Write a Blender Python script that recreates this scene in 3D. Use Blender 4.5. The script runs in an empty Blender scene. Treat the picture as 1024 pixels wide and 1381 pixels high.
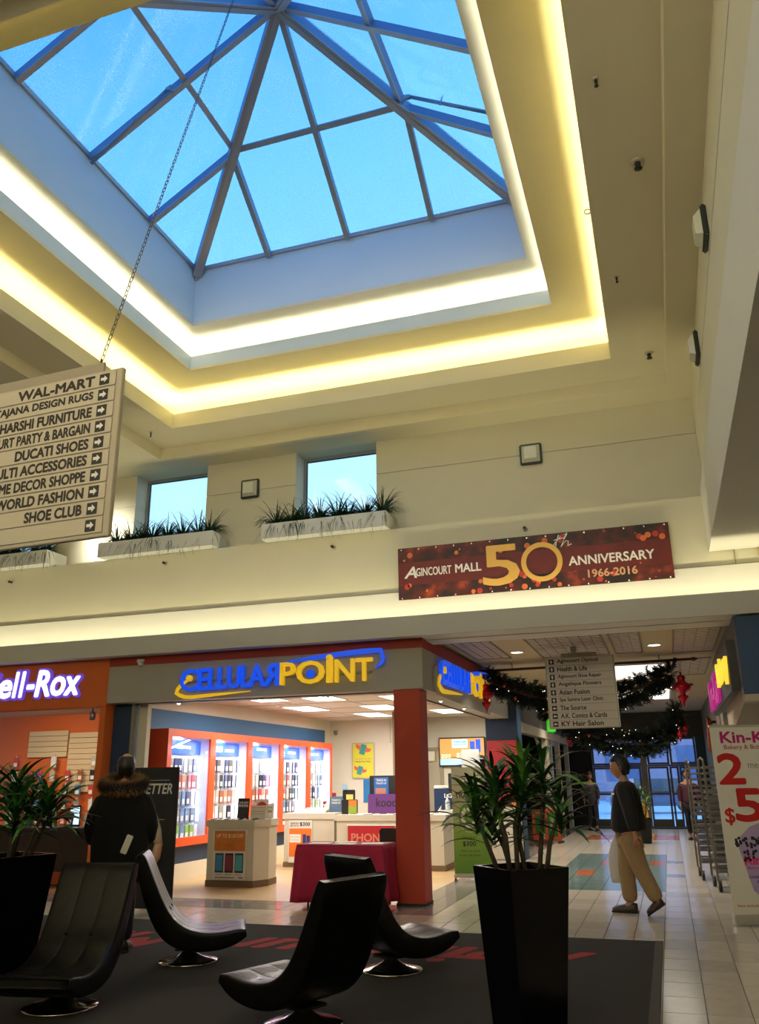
import bpy, bmesh, math, random
from mathutils import Vector, Matrix
C = bpy.context.scene.collection
PI = math.pi
R_ = random.Random(7)
# ------------------------------------------------------------------ camera
def make_camera():
    cam = bpy.data.cameras.new('camera'); o = bpy.data.objects.new('camera', cam); C.objects.link(o)
    p, r, y = math.radians(17.902), math.radians(-0.811), math.radians(18.215)
    cy, sy, cp, sp, cr, sr = math.cos(y), math.sin(y), math.cos(p), math.sin(p), math.cos(r), math.sin(r)
    f = Vector((-sy*cp, cy*cp, sp)); rt = Vector((cy, sy, 0)); up = rt.cross(f)
    r2 = cr*rt + sr*up; u2 = -sr*rt + cr*up
    m = Matrix((r2, u2, -f)).transposed().to_4x4(); m.translation = Vector((0, 0, 1.5))
    o.matrix_world = m
    cam.sensor_fit = 'VERTICAL'; cam.sensor_height = 36; cam.sensor_width = 36*1024/1381
    cam.lens = 1115.6/1381*36; cam.clip_start = .05; cam.clip_end = 300
    bpy.context.scene.camera = o
make_camera()
# ------------------------------------------------------------------ world (overcast winter sky)
def make_world():
    w = bpy.data.worlds.new('sky'); bpy.context.scene.world = w; w.use_nodes = True
    n = w.node_tree; n.nodes.clear()
    tc = n.nodes.new('ShaderNodeTexCoord'); 
    cr = n.nodes.new('ShaderNodeValToRGB'); bg = n.nodes.new('ShaderNodeBackground'); out = n.nodes.new('ShaderNodeOutputWorld')
    
    # the overcast is brighter towards the low sun side (+Y)
    dp = n.nodes.new('ShaderNodeVectorMath'); dp.operation = 'DOT_PRODUCT'; dp.inputs[1].default_value = (-.18, -.30, 1.0)
    ad = n.nodes.new('ShaderNodeMath'); ad.operation = 'ADD'; ad.inputs[1].default_value = .12
    n.links.new(tc.outputs['Generated'], dp.inputs[0]); n.links.new(dp.outputs['Value'], ad.inputs[0]); n.links.new(ad.outputs[0], cr.inputs[0])
    n.links.new(cr.outputs[0], bg.inputs[0]); n.links.new(bg.outputs[0], out.inputs[0])
    e = cr.color_ramp.elements
    e[0].position = 0; e[0].color = (.50, .62, .95, 1)
    e[1].position = 1; e[1].color = (.05, .24, .85, 1)
    a = e.new(.35); a.color = (.48, .86, 1.0, 1)
    b = e.new(.62); b.color = (.22, .60, 1.0, 1)
    d = e.new(.80); d.color = (.08, .37, .92, 1)
    bg.inputs[1].default_value = SKY
SKY = 1.30
make_world()
sc = bpy.context.scene
sc.view_settings.view_transform = 'Standard'; sc.view_settings.look = 'None'
sc.view_settings.exposure = 0.28; sc.view_settings.gamma = 1.0; sc.view_settings.use_curve_mapping = False
# ------------------------------------------------------------------ area lights
def area(name, loc, direction, sx, sy, power, col, spread=180):
    l = bpy.data.lights.new(name, 'AREA'); l.shape = 'RECTANGLE'; l.size = sx; l.size_y = sy
    l.energy = power; l.color = col; l.spread = math.radians(spread)
    o = bpy.data.objects.new(name, l); C.objects.link(o); o.location = loc
    o.rotation_euler = Vector(direction).to_track_quat('-Z', 'Y').to_euler()
    return o
def spot(name, loc, direction, power, col, ang=70, blend=.5, rad=.05):
    l = bpy.data.lights.new(name, 'SPOT'); l.energy = power; l.color = col; l.spot_size = math.radians(ang)
    l.spot_blend = blend; l.shadow_soft_size = rad
    o = bpy.data.objects.new(name, l); C.objects.link(o); o.location = loc
    o.rotation_euler = Vector(direction).to_track_quat('-Z', 'Y').to_euler()
    return o
WARM = (1, .90, .46); WARM2 = (1, .93, .68)
# opening rectangles (x0, x1, y0, y1)
STEP1 = (-7.33, .54, 2.95, 10.86); LIP1 = (-6.72, -.13, 3.5, 10.2); LIP2 = (-6.05, -.77, 4.1, 9.54); SHAFT = (-5.81, -1.0, 4.15, 9.16)
def cove(rect, z, off, P, col):
    x0, x1, y0, y1 = rect
    for (a, b, L) in (((x0+x1)/2, y1+off, x1-x0), ((x0+x1)/2, y0-off, x1-x0)):
        area('cove_light', (a, b, z), (0, 0, 1), L+.3, .08, P*L, col)
    for (a, L) in ((x1+off, y1-y0), (x0-off, y1-y0)):
        area('cove_light', (a, (y0+y1)/2, z), (0, 0, 1), .08, L+.3, P*L, col)
cove(LIP1, 6.80, .12, 10, WARM)
cove(LIP2, 7.36, .12, 6.5, WARM2)
area('trough_light', (-5.0, 10.62, 3.36), (0, .35, 1), 16, .07, 85, (1, .90, .58))
area('unseen_fill_light', (2.2, -1, 4.1), (-.2, .1, -1), 1.6, 3, 45, (1, .88, .68))  # added fill under the right soffit, out of view
area('unseen_fill_light', (-4, -3.0, 4.6), (0, .75, 1), 9, 1.5, 420, (1, .90, .70))  # added upward fill behind the viewer, brightens upper walls and ceiling
# cell phone store interior
for (x, y) in ((-6.3, 13.6), (-5.4, 16.0), (-6.4, 18.0), (-4.2, 14.2), (-4.3, 18.0)):
    area('shop_light', (x, y, 2.80), (0, 0, -1), 1.1, .5, 55, (1, .93, .80))
for (x, y) in ((-11.0, 12.2), (-9.3, 12.2)):
    area('shop_light', (x, y, 2.72), (0, .3, -1), .8, .5, 26, (1, .80, .55))
# corridor
for (x, y) in ((-2.1, 13.31), (0, 13.39), (-2.1, 17.5), (0, 17.5), (-2.1, 21.5), (0, 21.5), (-1, 25.5)):
    spot('pot_light', (x, y, 3.36), (0, 0, -1), 120, (1, .90, .72), 110, .7, .07)
spot('flood_light', (-8.62, 10.72, 5.45), (.1, 1, -.1), 70, (1, .95, .85), 120, .9, .05)
# ------------------------------------------------------------------ materials
MATS = {}
def mat(name, col, rough=.6, metal=0, spec=.5, emit=0, ecol=None, noise=0, nscale=40, bump=0, bscale=200, coat=0, alpha=1, trans=0, sheen=0):
    if name in MATS: return MATS[name]
    m = bpy.data.materials.new(name); m.use_nodes = True; MATS[name] = m
    n = m.node_tree; b = n.nodes['Principled BSDF']
    b.inputs['Base Color'].default_value = (*col, 1); b.inputs['Roughness'].default_value = rough
    b.inputs['Metallic'].default_value = metal; b.inputs['Specular IOR Level'].default_value = spec
    b.inputs['Coat Weight'].default_value = coat; b.inputs['Coat Roughness'].default_value = .08
    if emit:
        b.inputs['Emission Color'].default_value = (*(ecol or col), 1); b.inputs['Emission Strength'].default_value = emit
    if trans: b.inputs['Transmission Weight'].default_value = trans
    tc = n.nodes.new('ShaderNodeTexCoord')
    if noise:
        t = n.nodes.new('ShaderNodeTexNoise'); t.inputs['Scale'].default_value = nscale; t.inputs['Detail'].default_value = 5
        n.links.new(tc.outputs['Object'], t.inputs['Vector'])
        mx = n.nodes.new('ShaderNodeMix'); mx.data_type = 'RGBA'
        mx.inputs[6].default_value = (*[c*(1-noise) for c in col], 1); mx.inputs[7].default_value = (*[min(1, c*(1+noise)) for c in col], 1)
        n.links.new(t.outputs['Fac'], mx.inputs[0]); n.links.new(mx.outputs[2], b.inputs['Base Color'])
    if bump:
        t = n.nodes.new('ShaderNodeTexNoise'); t.inputs['Scale'].default_value = bscale
        n.links.new(tc.outputs['Object'], t.inputs['Vector'])
        bp = n.nodes.new('ShaderNodeBump'); bp.inputs['Strength'].default_value = bump; bp.inputs['Distance'].default_value = .01
        n.links.new(t.outputs['Fac'], bp.inputs['Height']); n.links.new(bp.outputs['Normal'], b.inputs['Normal'])
    return m
def emis(name, col, s):
    return mat(name, col, .5, emit=s)
PAINT = mat('cream_paint', (.60, .57, .42), .75, noise=.04, nscale=2, bump=.05)
PAINTC = mat('ceiling_paint', (.66, .61, .42), .8, noise=.03, nscale=2)
PAINTW = mat('white_paint', (.62, .61, .55), .7, noise=.03, nscale=2)
SKYTINTW = mat('shaft_sky_tint', (.52, .63, .74), .8, noise=.03, nscale=2)  # blue cast of the skylight mixed into the shaft wall colour
def glass_mat(name, tint, rough_amt, frost):
    m = bpy.data.materials.new(name); m.use_nodes = True; n = m.node_tree; n.nodes.clear()
    out = n.nodes.new('ShaderNodeOutputMaterial'); tr = n.nodes.new('ShaderNodeBsdfTransparent'); tl = n.nodes.new('ShaderNodeBsdfTranslucent')
    gl = n.nodes.new('ShaderNodeBsdfGlossy'); gl.inputs['Roughness'].default_value = .05; gl.inputs['Color'].default_value = (1, 1, 1, 1)
    tr.inputs[0].default_value = (*tint, 1); tl.inputs[0].default_value = (min(1, tint[0]*1.1), min(1, tint[1]*1.1), min(1, tint[2]*1.1), 1)
    mx = n.nodes.new('ShaderNodeMixShader'); m2 = n.nodes.new('ShaderNodeMixShader')
    tc = n.nodes.new('ShaderNodeTexCoord'); a = n.nodes.new('ShaderNodeTexNoise'); a.inputs['Scale'].default_value = 2.2; a.inputs['Detail'].default_value = 3
    b = n.nodes.new('ShaderNodeTexNoise'); b.inputs['Scale'].default_value = 45; b.inputs['Detail'].default_value = 2
    for t in (a, b): n.links.new(tc.outputs['Object'], t.inputs['Vector'])
    mu = n.nodes.new('ShaderNodeMath'); mu.operation = 'MULTIPLY'; n.links.new(a.outputs['Fac'], mu.inputs[0]); n.links.new(b.outputs['Fac'], mu.inputs[1])
    mr = n.nodes.new('ShaderNodeMapRange'); mr.inputs[1].default_value = .14; mr.inputs[2].default_value = .38; mr.inputs[3].default_value = frost*.2; mr.inputs[4].default_value = frost
    n.links.new(mu.outputs[0], mr.inputs[0]); n.links.new(mr.outputs[0], mx.inputs[0])
    n.links.new(tr.outputs[0], mx.inputs[1]); n.links.new(tl.outputs[0], mx.inputs[2])
    m2.inputs[0].default_value = .05; n.links.new(mx.outputs[0], m2.inputs[1]); n.links.new(gl.outputs[0], m2.inputs[2])
    n.links.new(m2.outputs[0], out.inputs[0])
    return m
# ------------------------------------------------------------------ helpers
class MB:
    def __init__(s): s.v = []; s.f = []; s.m = []; s.mi = 0; s.sm = []
    def add(s, vs, fs, M=None, smooth=False):
        k = len(s.v)
        s.v += [tuple(M @ Vector(v)) if M else tuple(v) for v in vs]
        s.f += [tuple(i+k for i in f) for f in fs]; s.m += [s.mi]*len(fs); s.sm += [smooth]*len(fs)
        return s
    def box(s, x0, x1, y0, y1, z0, z1, M=None):
        v = [(x, y, z) for z in (z0, z1) for y in (y0, y1) for x in (x0, x1)]
        return s.add(v, [(0, 2, 3, 1), (4, 5, 7, 6), (0, 1, 5, 4), (2, 6, 7, 3), (0, 4, 6, 2), (1, 3, 7, 5)], M)
    def bbox(s, x0, x1, y0, y1, z0, z1, b=.01, M=None):
        bm = bmesh.new(); bmesh.ops.create_cube(bm, size=1)
        for v in bm.verts: v.co = Vector(((x0+x1)/2+v.co.x*(x1-x0), (y0+y1)/2+v.co.y*(y1-y0), (z0+z1)/2+v.co.z*(z1-z0)))
        bmesh.ops.bevel(bm, geom=bm.edges[:], offset=b, segments=2, affect='EDGES')
        bm.verts.index_update()
        s.add([v.co[:] for v in bm.verts], [[v.index for v in f.verts] for f in bm.faces], M); bm.free(); return s
    def prism(s, pts, z0, z1, M=None):
        n = len(pts); v = [(x, y, z0) for x, y in pts]+[(x, y, z1) for x, y in pts]
        f = [tuple(range(n))[::-1], tuple(range(n, 2*n))]+[(i, (i+1) % n, n+(i+1) % n, n+i) for i in range(n)]
        return s.add(v, f, M)
    def ring(s, o, i, z0, z1):
        (a, b, c, d), (e, f, g, h) = o, i
        v = []
        for z in (z0, z1): v += [(a, c, z), (b, c, z), (b, d, z), (a, d, z), (e, g, z), (f, g, z), (f, h, z), (e, h, z)]
        F = []
        for k in range(4):
            j = (k+1) % 4
            F += [(k, 4+k, 4+j, j), (8+k, 8+j, 12+j, 12+k), (k, j, 8+j, 8+k), (4+k, 12+k, 12+j, 4+j)]
        return s.add(v, F)
    def tube(s, pts, r, n=8, cap=True, smooth=True):
        pts = [Vector(p) for p in pts]; rs = r if isinstance(r, (list, tuple)) else [r]*len(pts)
        V = []; F = []
        up = None
        for i, p in enumerate(pts):
            t = (pts[min(i+1, len(pts)-1)]-pts[max(i-1, 0)]).normalized()
            if up is None: up = Vector((0, 0, 1)) if abs(t.z) < .9 else Vector((1, 0, 0))
            a = t.cross(up).normalized(); b = a.cross(t); up = b
            V += [tuple(p+rs[i]*(math.cos(2*PI*k/n)*a+math.sin(2*PI*k/n)*b)) for k in range(n)]
        for i in range(len(pts)-1):
            for k in range(n): F.append((i*n+k, i*n+(k+1) % n, (i+1)*n+(k+1) % n, (i+1)*n+k))
        if cap: F += [tuple(range(n))[::-1], tuple(range((len(pts)-1)*n, len(pts)*n))]
        return s.add(V, F, smooth=smooth)
    def lathe(s, prof, n=20, M=None):
        V = []; F = []
        for r, z in prof: V += [(r*math.cos(2*PI*k/n), r*math.sin(2*PI*k/n), z) for k in range(n)]
        for i in range(len(prof)-1):
            for k in range(n): F.append((i*n+k, i*n+(k+1) % n, (i+1)*n+(k+1) % n, (i+1)*n+k))
        if prof[0][0] > 1e-4: F.append(tuple(range(n))[::-1])
        if prof[-1][0] > 1e-4: F.append(tuple(range((len(prof)-1)*n, len(prof)*n)))
        return s.add(V, F, M, smooth=True)
    def build(s, name, m, parent=None, kind=None, label=None):
        me = bpy.data.meshes.new(name); me.from_pydata(s.v, [], s.f)
        for x in (m if isinstance(m, (list, tuple)) else [m]): me.materials.append(x)
        if len(me.polygons) == len(s.f):
            me.polygons.foreach_set('material_index', s.m); me.polygons.foreach_set('use_smooth', s.sm)
        me.update()
        o = bpy.data.objects.new(name, me); C.objects.link(o)
        if parent: o.parent = parent
        if kind: o['kind'] = kind
        if label: o['label'] = label
        return o
def Box(name, x0, x1, y0, y1, z0, z1, m, parent=None, kind=None, label=None, b=0):
    mb = MB()
    (mb.bbox(x0, x1, y0, y1, z0, z1, b) if b else mb.box(x0, x1, y0, y1, z0, z1))
    return mb.build(name, m, parent, kind, label)
def thing(name, label, cat, loc=(0, 0, 0), rz=0, group=None):
    o = bpy.data.objects.new(name, None); C.objects.link(o); o.empty_display_size = .1
    o.location = loc; o.rotation_euler = (0, 0, rz)
    return tag(o, label, cat, group)
def tag(o, label, cat, group=None, kind=None):
    o['label'] = label; o['category'] = cat
    if group: o['group'] = group
    if kind: o['kind'] = kind
    return o
def dup(o, parent=None):
    c = o.copy(); C.objects.link(c); c.parent = parent
    for ch in list(o.children): dup(ch, c)
    return c
def inst(src, parent, M=None, loc=None):
    c = bpy.data.objects.new(src.name.split('.')[0], src.data); C.objects.link(c); c.parent = parent
    if M is not None: c.matrix_local = M
    if loc is not None: c.location = loc
    return c
def meshof(mb, name, m):
    o = mb.build(name, m); me = o.data; bpy.data.objects.remove(o); return me
def put(name, me, parent, M=None, loc=None):
    c = bpy.data.objects.new(name, me); C.objects.link(c)
    if parent: c.parent = parent
    if M is not None: c.matrix_local = M
    elif loc is not None: c.location = loc
    return c
def frame(o, xd, zd=(0, 0, 1)):
    # matrix: local x -> xd, local y -> up, local z -> outward (for text and decals)
    x = Vector(xd).normalized(); y = Vector(zd).normalized(); z = x.cross(y)
    m = Matrix((x, y, z)).transposed().to_4x4(); m.translation = Vector(o); return m
def text(body, M, w, h, m, parent=None, ext=.002, bold=0.0, name='lettering', align='L', shear=0, keep=False, space=1.0, label=None):
    """lettering fitted in a w x h box whose lower left corner is M's origin"""
    cu = bpy.data.curves.new('t', 'FONT'); cu.body = body; cu.size = 1; cu.offset = 0; cu.extrude = .05; cu.shear = shear
    cu.resolution_u = 3; cu.space_character = space
    o = bpy.data.objects.new('t', cu); C.objects.link(o)
    dg = bpy.context.evaluated_depsgraph_get(); dg.update()
    me = bpy.data.meshes.new_from_object(o.evaluated_get(dg)); bpy.data.objects.remove(o); bpy.data.curves.remove(cu)
    if not me.vertices: return None
    xs = [v.co.x for v in me.vertices]; ys = [v.co.y for v in me.vertices]
    x0, x1, y0, y1 = min(xs), max(xs), min(ys), max(ys)
    sx = w/(x1-x0); sy = h/(y1-y0)
    if keep: sx = sy = min(sx, sy)
    ox = 0
    if align == 'C': ox = (w-sx*(x1-x0))/2
    if align == 'R': ox = w-sx*(x1-x0)
    for v in me.vertices: v.co = ((v.co.x-x0)*sx+ox, (v.co.y-y0)*sy, (v.co.z+.05)/.1*ext)
    if bold > .003:   # heavier strokes: the outline is thickened by eight shifted copies
        r_ = bold*1.1*min(sx, sy*1.0); bm = bmesh.new(); src = me
        for k in range(8):
            t_ = src.copy()
            for v in t_.vertices: v.co.x += r_*math.cos(k*PI/4); v.co.y += r_*math.sin(k*PI/4); v.co.z -= (k+1)*max(.00006, ext*.012)
            bm.from_mesh(t_); bpy.data.meshes.remove(t_)
        bm.from_mesh(src); me = bpy.data.meshes.new('t'); bm.to_mesh(me); bm.free(); bpy.data.meshes.remove(src)
    me.materials.clear(); me.materials.append(m)
    t = bpy.data.objects.new(name, me); C.objects.link(t)
    if parent: t.parent = parent
    t.matrix_local = M
    if label: t['label'] = label
    return t
def X(lo): return Matrix.Translation(Vector(lo))
BLACK = mat('black_ink', (.012, .012, .014), .5); WHITE = mat('white_plastic', (.75, .75, .73), .5)
# ------------------------------------------------------------------ SETTING
S = 'structure'
# ceiling rings
MB().ring((-14.6, 3.2, -4, 11.8), STEP1, 6.52, 6.714).build('ceiling', PAINTC, kind=S)
MB().ring((STEP1[0]-.05, STEP1[1]+.05, STEP1[2]-.05, STEP1[3]+.05), LIP1, 6.715, 6.76).build('ceiling', PAINTC, kind=S)
def grow(r, d): return (r[0]-d, r[1]+d, r[2]-d, r[3]+d)
def lip(r, z0, z1, m): MB().ring(grow(r, .035), r, z0, z1).build('trim_1', m, kind=S)
MB().ring(grow(LIP1, .035), LIP1, 6.7605, 6.96).build('trim_1', PAINTC, kind=S)
MB().ring(grow(LIP1, .52), grow(LIP1, .42), 6.74, 7.3).build('wall_cove', PAINTC, kind=S)
MB().ring(grow(LIP1, .5), LIP2, 7.27, 7.31).build('ceiling', PAINTC, kind=S)
LIPM = mat('lip_sky_tint', (.56, .64, .69), .8)  # grey-blue skylight tint put into the lip colour
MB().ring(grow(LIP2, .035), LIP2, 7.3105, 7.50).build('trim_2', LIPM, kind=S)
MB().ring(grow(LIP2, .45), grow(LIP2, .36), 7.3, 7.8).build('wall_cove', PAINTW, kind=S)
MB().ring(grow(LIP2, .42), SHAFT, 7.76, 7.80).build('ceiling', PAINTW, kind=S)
MB().ring(grow(SHAFT, .10), SHAFT, 7.801, 8.66).build('wall_shaft', SKYTINTW, kind=S)
# upper back wall with recessed windows
def wallx(name, y0, y1, xs, z0, z1, m):   # wall along X with holes xs=[(a,b)]
    e = [-14.6]
    for a, b in xs: e += [a, b]
    e.append(.88)
    for i in range(0, len(e), 2): Box(name, e[i], e[i+1], y0, y1, z0, z1, m, kind=S)
WX = [(-11.15, -9.72), (-8.105, -6.74), (-5.134, -3.78)]
wallx('wall_back', 11.36, 11.74, WX, 5.985, 6.53, PAINT)
wallx('wall_back', 11.36, 11.74, WX, 5.25, 5.965, PAINT)
wallx('wall_back', 11.375, 11.74, WX, 5.96, 5.99, PAINT)
Box('wall_back', -14.6, .88, 11.36, 11.74, 4.80, 5.25, PAINT, kind=S)
Box('wall_back', -14.6, 3.2, 11.0, 11.36, 4.02, 4.955, PAINT, kind=S)
Box('wall_back', -14.6, 3.2, 10.96, 11.36, 3.30, 4.00, PAINTW, kind=S)
Box('wall_back', -14.6, 3.2, 11.015, 11.36, 3.99, 4.03, PAINT, kind=S)
WFR = mat('window_frame', (.30, .34, .38), .4, metal=.6)
WGL = glass_mat('window_glass', (.92, .98, 1.0), .05, .10)
n_ = 1
for a, b in WX:
    w = MB().ring((a, b, 11.68, 11.73), (a+.001, b-.001, 11.681, 11.729), 0, .001)
    fr = MB()
    for (x0, x1, z0, z1) in ((a, a+.045, 5.25, 6.52), (b-.045, b, 5.25, 6.52), (a+.045, b-.045, 6.47, 6.52), (a+.045, b-.045, 5.25, 5.30)): fr.box(x0, x1, 11.67, 11.73, z0, z1)
    o = fr.build('window_%d' % n_, WFR, kind=S); n_ += 1
    Box('glass_pane', a+.046, b-.046, 11.70, 11.71, 5.301, 6.469, WGL, o)
    g = MB()
    for (x0, x1, z0, z1) in ((a+.045, a+.06, 5.3, 6.47), (b-.06, b-.045, 5.3, 6.47), (a+.06, b-.06, 6.455, 6.47)): g.box(x0, x1, 11.685, 11.699, z0, z1)
    g.build('glazing_bead', mat('gasket', (.05, .06, .09), .5), o)
# right bulkhead: upper wall, ledge, lower face, soffit
Box('wall_right', .86, 1.2, -4, 11.36, 5.985, 6.53, PAINT, kind=S)
Box('wall_right', .86, 1.2, -4, 11.36, 5.06, 5.965, PAINT, kind=S)
Box('wall_right', .875, 1.2, -4, 11.36, 5.96, 5.99, PAINT, kind=S)
MB().box(.79, 3.2, -4, 10.995, 4.20, 5.04).build('wall_right', PAINTW, kind=S)
Box('trim_3', .81, .86, -4, 10.995, 5.04, 5.075, mat('trim_shadow', (.35, .33, .25), .8), kind=S)  # strip coloured dark to draw the thin shadow line along the ledge
# fascia trough
Box('trim_4', -14.6, 3.2, 10.50, 10.54, 3.30, 3.57, mat('fascia_paint', (.50, .48, .42), .7, noise=.03, nscale=2), kind=S)
Box('ceiling', -14.6, 3.2, 10.54, 10.96, 3.31, 3.34, mat('trough_paint', (.7, .68, .6), .7), kind=S)
# room behind / around the viewer
Box('wall_left', -14.8, -14.6, -4, 11.8, 0, 6.75, PAINT, kind=S)
Box('wall_front', -14.8, 3.4, -4.2, -4, 0, 6.75, PAINT, kind=S)
Box('wall_right', 3.2, 3.4, -4, 10.6, 0, 4.3, PAINT, kind=S)
# corridor ceiling and far shell
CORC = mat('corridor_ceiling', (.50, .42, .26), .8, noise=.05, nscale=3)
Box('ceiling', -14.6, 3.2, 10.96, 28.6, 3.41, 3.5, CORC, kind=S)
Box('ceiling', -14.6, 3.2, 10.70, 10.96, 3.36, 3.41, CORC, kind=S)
Box('floor', -14.8, 3.4, -4.2, 28.6, -.12, -.0125, mat('grout', (.10, .085, .07), .9), kind=S)
# ------------------------------------------------------------------ floor tiles (parts of the floor)
def tile_mat(name, c, v=.12):
    m = mat(name, c, .16, spec=.5, noise=.10, nscale=7, bump=.02, bscale=30)
    n = m.node_tree; b = n.nodes['Principled BSDF']; oi = n.nodes.new('ShaderNodeObjectInfo')
    src = b.inputs['Base Color'].links[0].from_socket
    hs = n.nodes.new('ShaderNodeHueSaturation'); mr = n.nodes.new('ShaderNodeMapRange')
    mr.inputs[3].default_value = 1-v; mr.inputs[4].default_value = 1+v*.6
    n.links.new(oi.outputs['Random'], mr.inputs[0]); n.links.new(mr.outputs[0], hs.inputs['Value'])
    n.links.new(src, hs.inputs['Color']); n.links.new(hs.outputs[0], b.inputs['Base Color'])
    return m
TC = tile_mat('cream_tile', (.60, .54, .45)); TG = tile_mat('grey_tile', (.24, .22, .20)); TT = tile_mat('teal_tile', (.19, .27, .26))
TO = tile_mat('terracotta_tile', (.55, .18, .08)); TR = tile_mat('brown_tile', (.16, .10, .075)); TA = tile_mat('accent_tile', (.30, .31, .32))
TW, TD, X0, Y0 = .2815, .447, -.216, 10.11
def tile_me(m):
    g = .0028
    return meshof(MB().bbox(g, TW-g, g, TD-g, -.012, 0, .0025), 'tile', m)
TME = {k: tile_me(v) for k, v in (('C', TC), ('G', TG), ('T', TT), ('O', TO), ('R', TR), ('A', TA))}
floor_t = Box('floor', -14.6, 3.2, 2.0, 28.3, -.0124, -.0121, mat('grout', (.1, .1, .1)), kind=S)
stuff = {}
cnt = 0
for j in range(-17, 41):
    y = Y0+j*TD
    for i in range(-52, 12):
        x = X0+i*TW; xc, yc = x+TW/2, y+TD/2
        if yc < 3.2 and xc < .2: continue
        if xc > 3.1 or xc < -14.4: continue
        k = 'C'
        if yc > 10.25 and xc < -2.62:
            if yc > 20.2: k = 'R'
            else: k = 'G'
            if yc > 10.8 and xc < -3.3: continue
        if 12.9 < yc < 18.8 and -2.0 < xc < X0:
            k = 'T'
            if (14.4 < yc < 15.4 and (-1.65 < xc < -1.32 or -.8 < xc < -.52)) or (16.3 < yc < 17.4 and (-1.35 < xc < -1.05 or -.55 < xc < -.2)): k = 'O'
        if 22.6 < yc < 24.4 and xc < .1 and xc > -2.2: k = 'O'
        if X0 < xc < X0+TW and (14.5 < yc < 14.95 or 16.7 < yc < 17.2): k = 'A'
        # under the carpet nothing is seen
        if xc < -.4 and yc < 8.8: continue
        near = (yc < 13.9 and -2.75 < xc < .75 and yc > 5.6) or (xc > -.3 and 5 < yc < 10.3 and xc < 1.1) or (9.0 < yc < 10.9 and -7.2 < xc < -2.6)
        if near and k in 'CTA' and cnt < 300:
            put('tile', TME[k], floor_t, loc=(x, y, 0)); cnt += 1
        elif near and k == 'G':
            put('tile', TME[k], floor_t, loc=(x, y, 0))
        elif k in 'TOA' and -2.2 < xc < .2:
            o = put('tile', TME[k], floor_t, loc=(x, y, 0))
        else:
            g = .0028
            stuff.setdefault(k, MB()).box(x+g, x+TW-g, y+g, y+TD-g, -.012, 0)
for k, mb in stuff.items():
    mb.build('tile', {'C': TC, 'G': TG, 'T': TT, 'O': TO, 'R': TR, 'A': TA}[k], floor_t, kind='stuff')
# shop floors
Box('floor', -7.95, -3.3, 10.82, 19.9, -.012, .002, mat('shop_laminate', (.52, .35, .17), .35, noise=.12, nscale=6), kind=S)
Box('floor', -14.6, -7.95, 10.82, 16, -.012, .002, mat('rox_laminate', (.25, .12, .07), .4, noise=.1, nscale=6), kind=S)
# carpet with faded red lettering
CM = mat('carpet_grey', (.021, .019, .017), .95, noise=.35, nscale=220, bump=.6, bscale=500)
rug = thing('carpet', 'dark charcoal carpet with faded red lettering under the black lounge chairs', 'carpet', (-5, 6, 0))
Box('pile', -6.5, 4.76, -4, 3.05, .0005, .012, CM, rug, b=.004)
Box('edging', 4.70, 4.775, -4, 3.06, .0004, .0135, mat('carpet_edge', (.06, .055, .05), .9), rug, b=.003)
REDP = mat('faded_red_print', (.30, .016, .016), .95, noise=.3, nscale=60)
text('Agincourt Mall', frame((4.2, 2.55, .0122), (-1, 0, 0), (0, -1, 0)), 5.6, .95, REDP, rug, .0012, .03, shear=.35)
# ------------------------------------------------------------------ skylight
AL = mat('aluminium_bar', (.42, .40, .40), .45, metal=.35); BARB = mat('bar_side', (.16, .25, .40), .5, metal=.3)
SG = glass_mat('skylight_glass', (.78, .91, 1.0), .05, .34)
x0, x1, y0, y1 = SHAFT; zb = 8.68; AP = Vector(((x0+x1)/2, 6.76, 10.33))
cor = [Vector((x0, y0, zb)), Vector((x1, y0, zb)), Vector((x1, y1, zb)), Vector((x0, y1, zb))]
MB().ring(grow(SHAFT, .12), grow(SHAFT, -.03), zb-.03, zb+.03).build('window_4', AL, kind=S, label='pyramid skylight')
sky = bpy.data.objects['window_4']
def bar(a, b, up, w=.07, d=.15):
    a, b, up = Vector(a), Vector(b), Vector(up).normalized(); t = (b-a).normalized(); s = t.cross(up).normalized(); n = s.cross(t).normalized()
    if n.dot(up) < 0: n = -n
    mb = MB(); V = []
    for p in (a, b):
        V += [p-s*w/2-n*d, p+s*w/2-n*d, p+s*w/2, p-s*w/2]
    mb.add([tuple(v) for v in V], [(0, 1, 2, 3), (7, 6, 5, 4), (1, 5, 6, 2), (3, 2, 6, 7), (0, 3, 7, 4)])
    # flange cap on the underside
    V = []
    for p in (a, b): V += [p-s*(w/2+.004)-n*(d+.012), p+s*(w/2+.004)-n*(d+.012), p+s*(w/2+.004)-n*d, p-s*(w/2+.004)-n*d]
    mb.mi = 1; mb.add([tuple(v) for v in V], [(0, 1, 2, 3), (7, 6, 5, 4), (0, 4, 5, 1), (1, 5, 6, 2), (3, 2, 6, 7), (0, 3, 7, 4)])
    return mb
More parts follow.
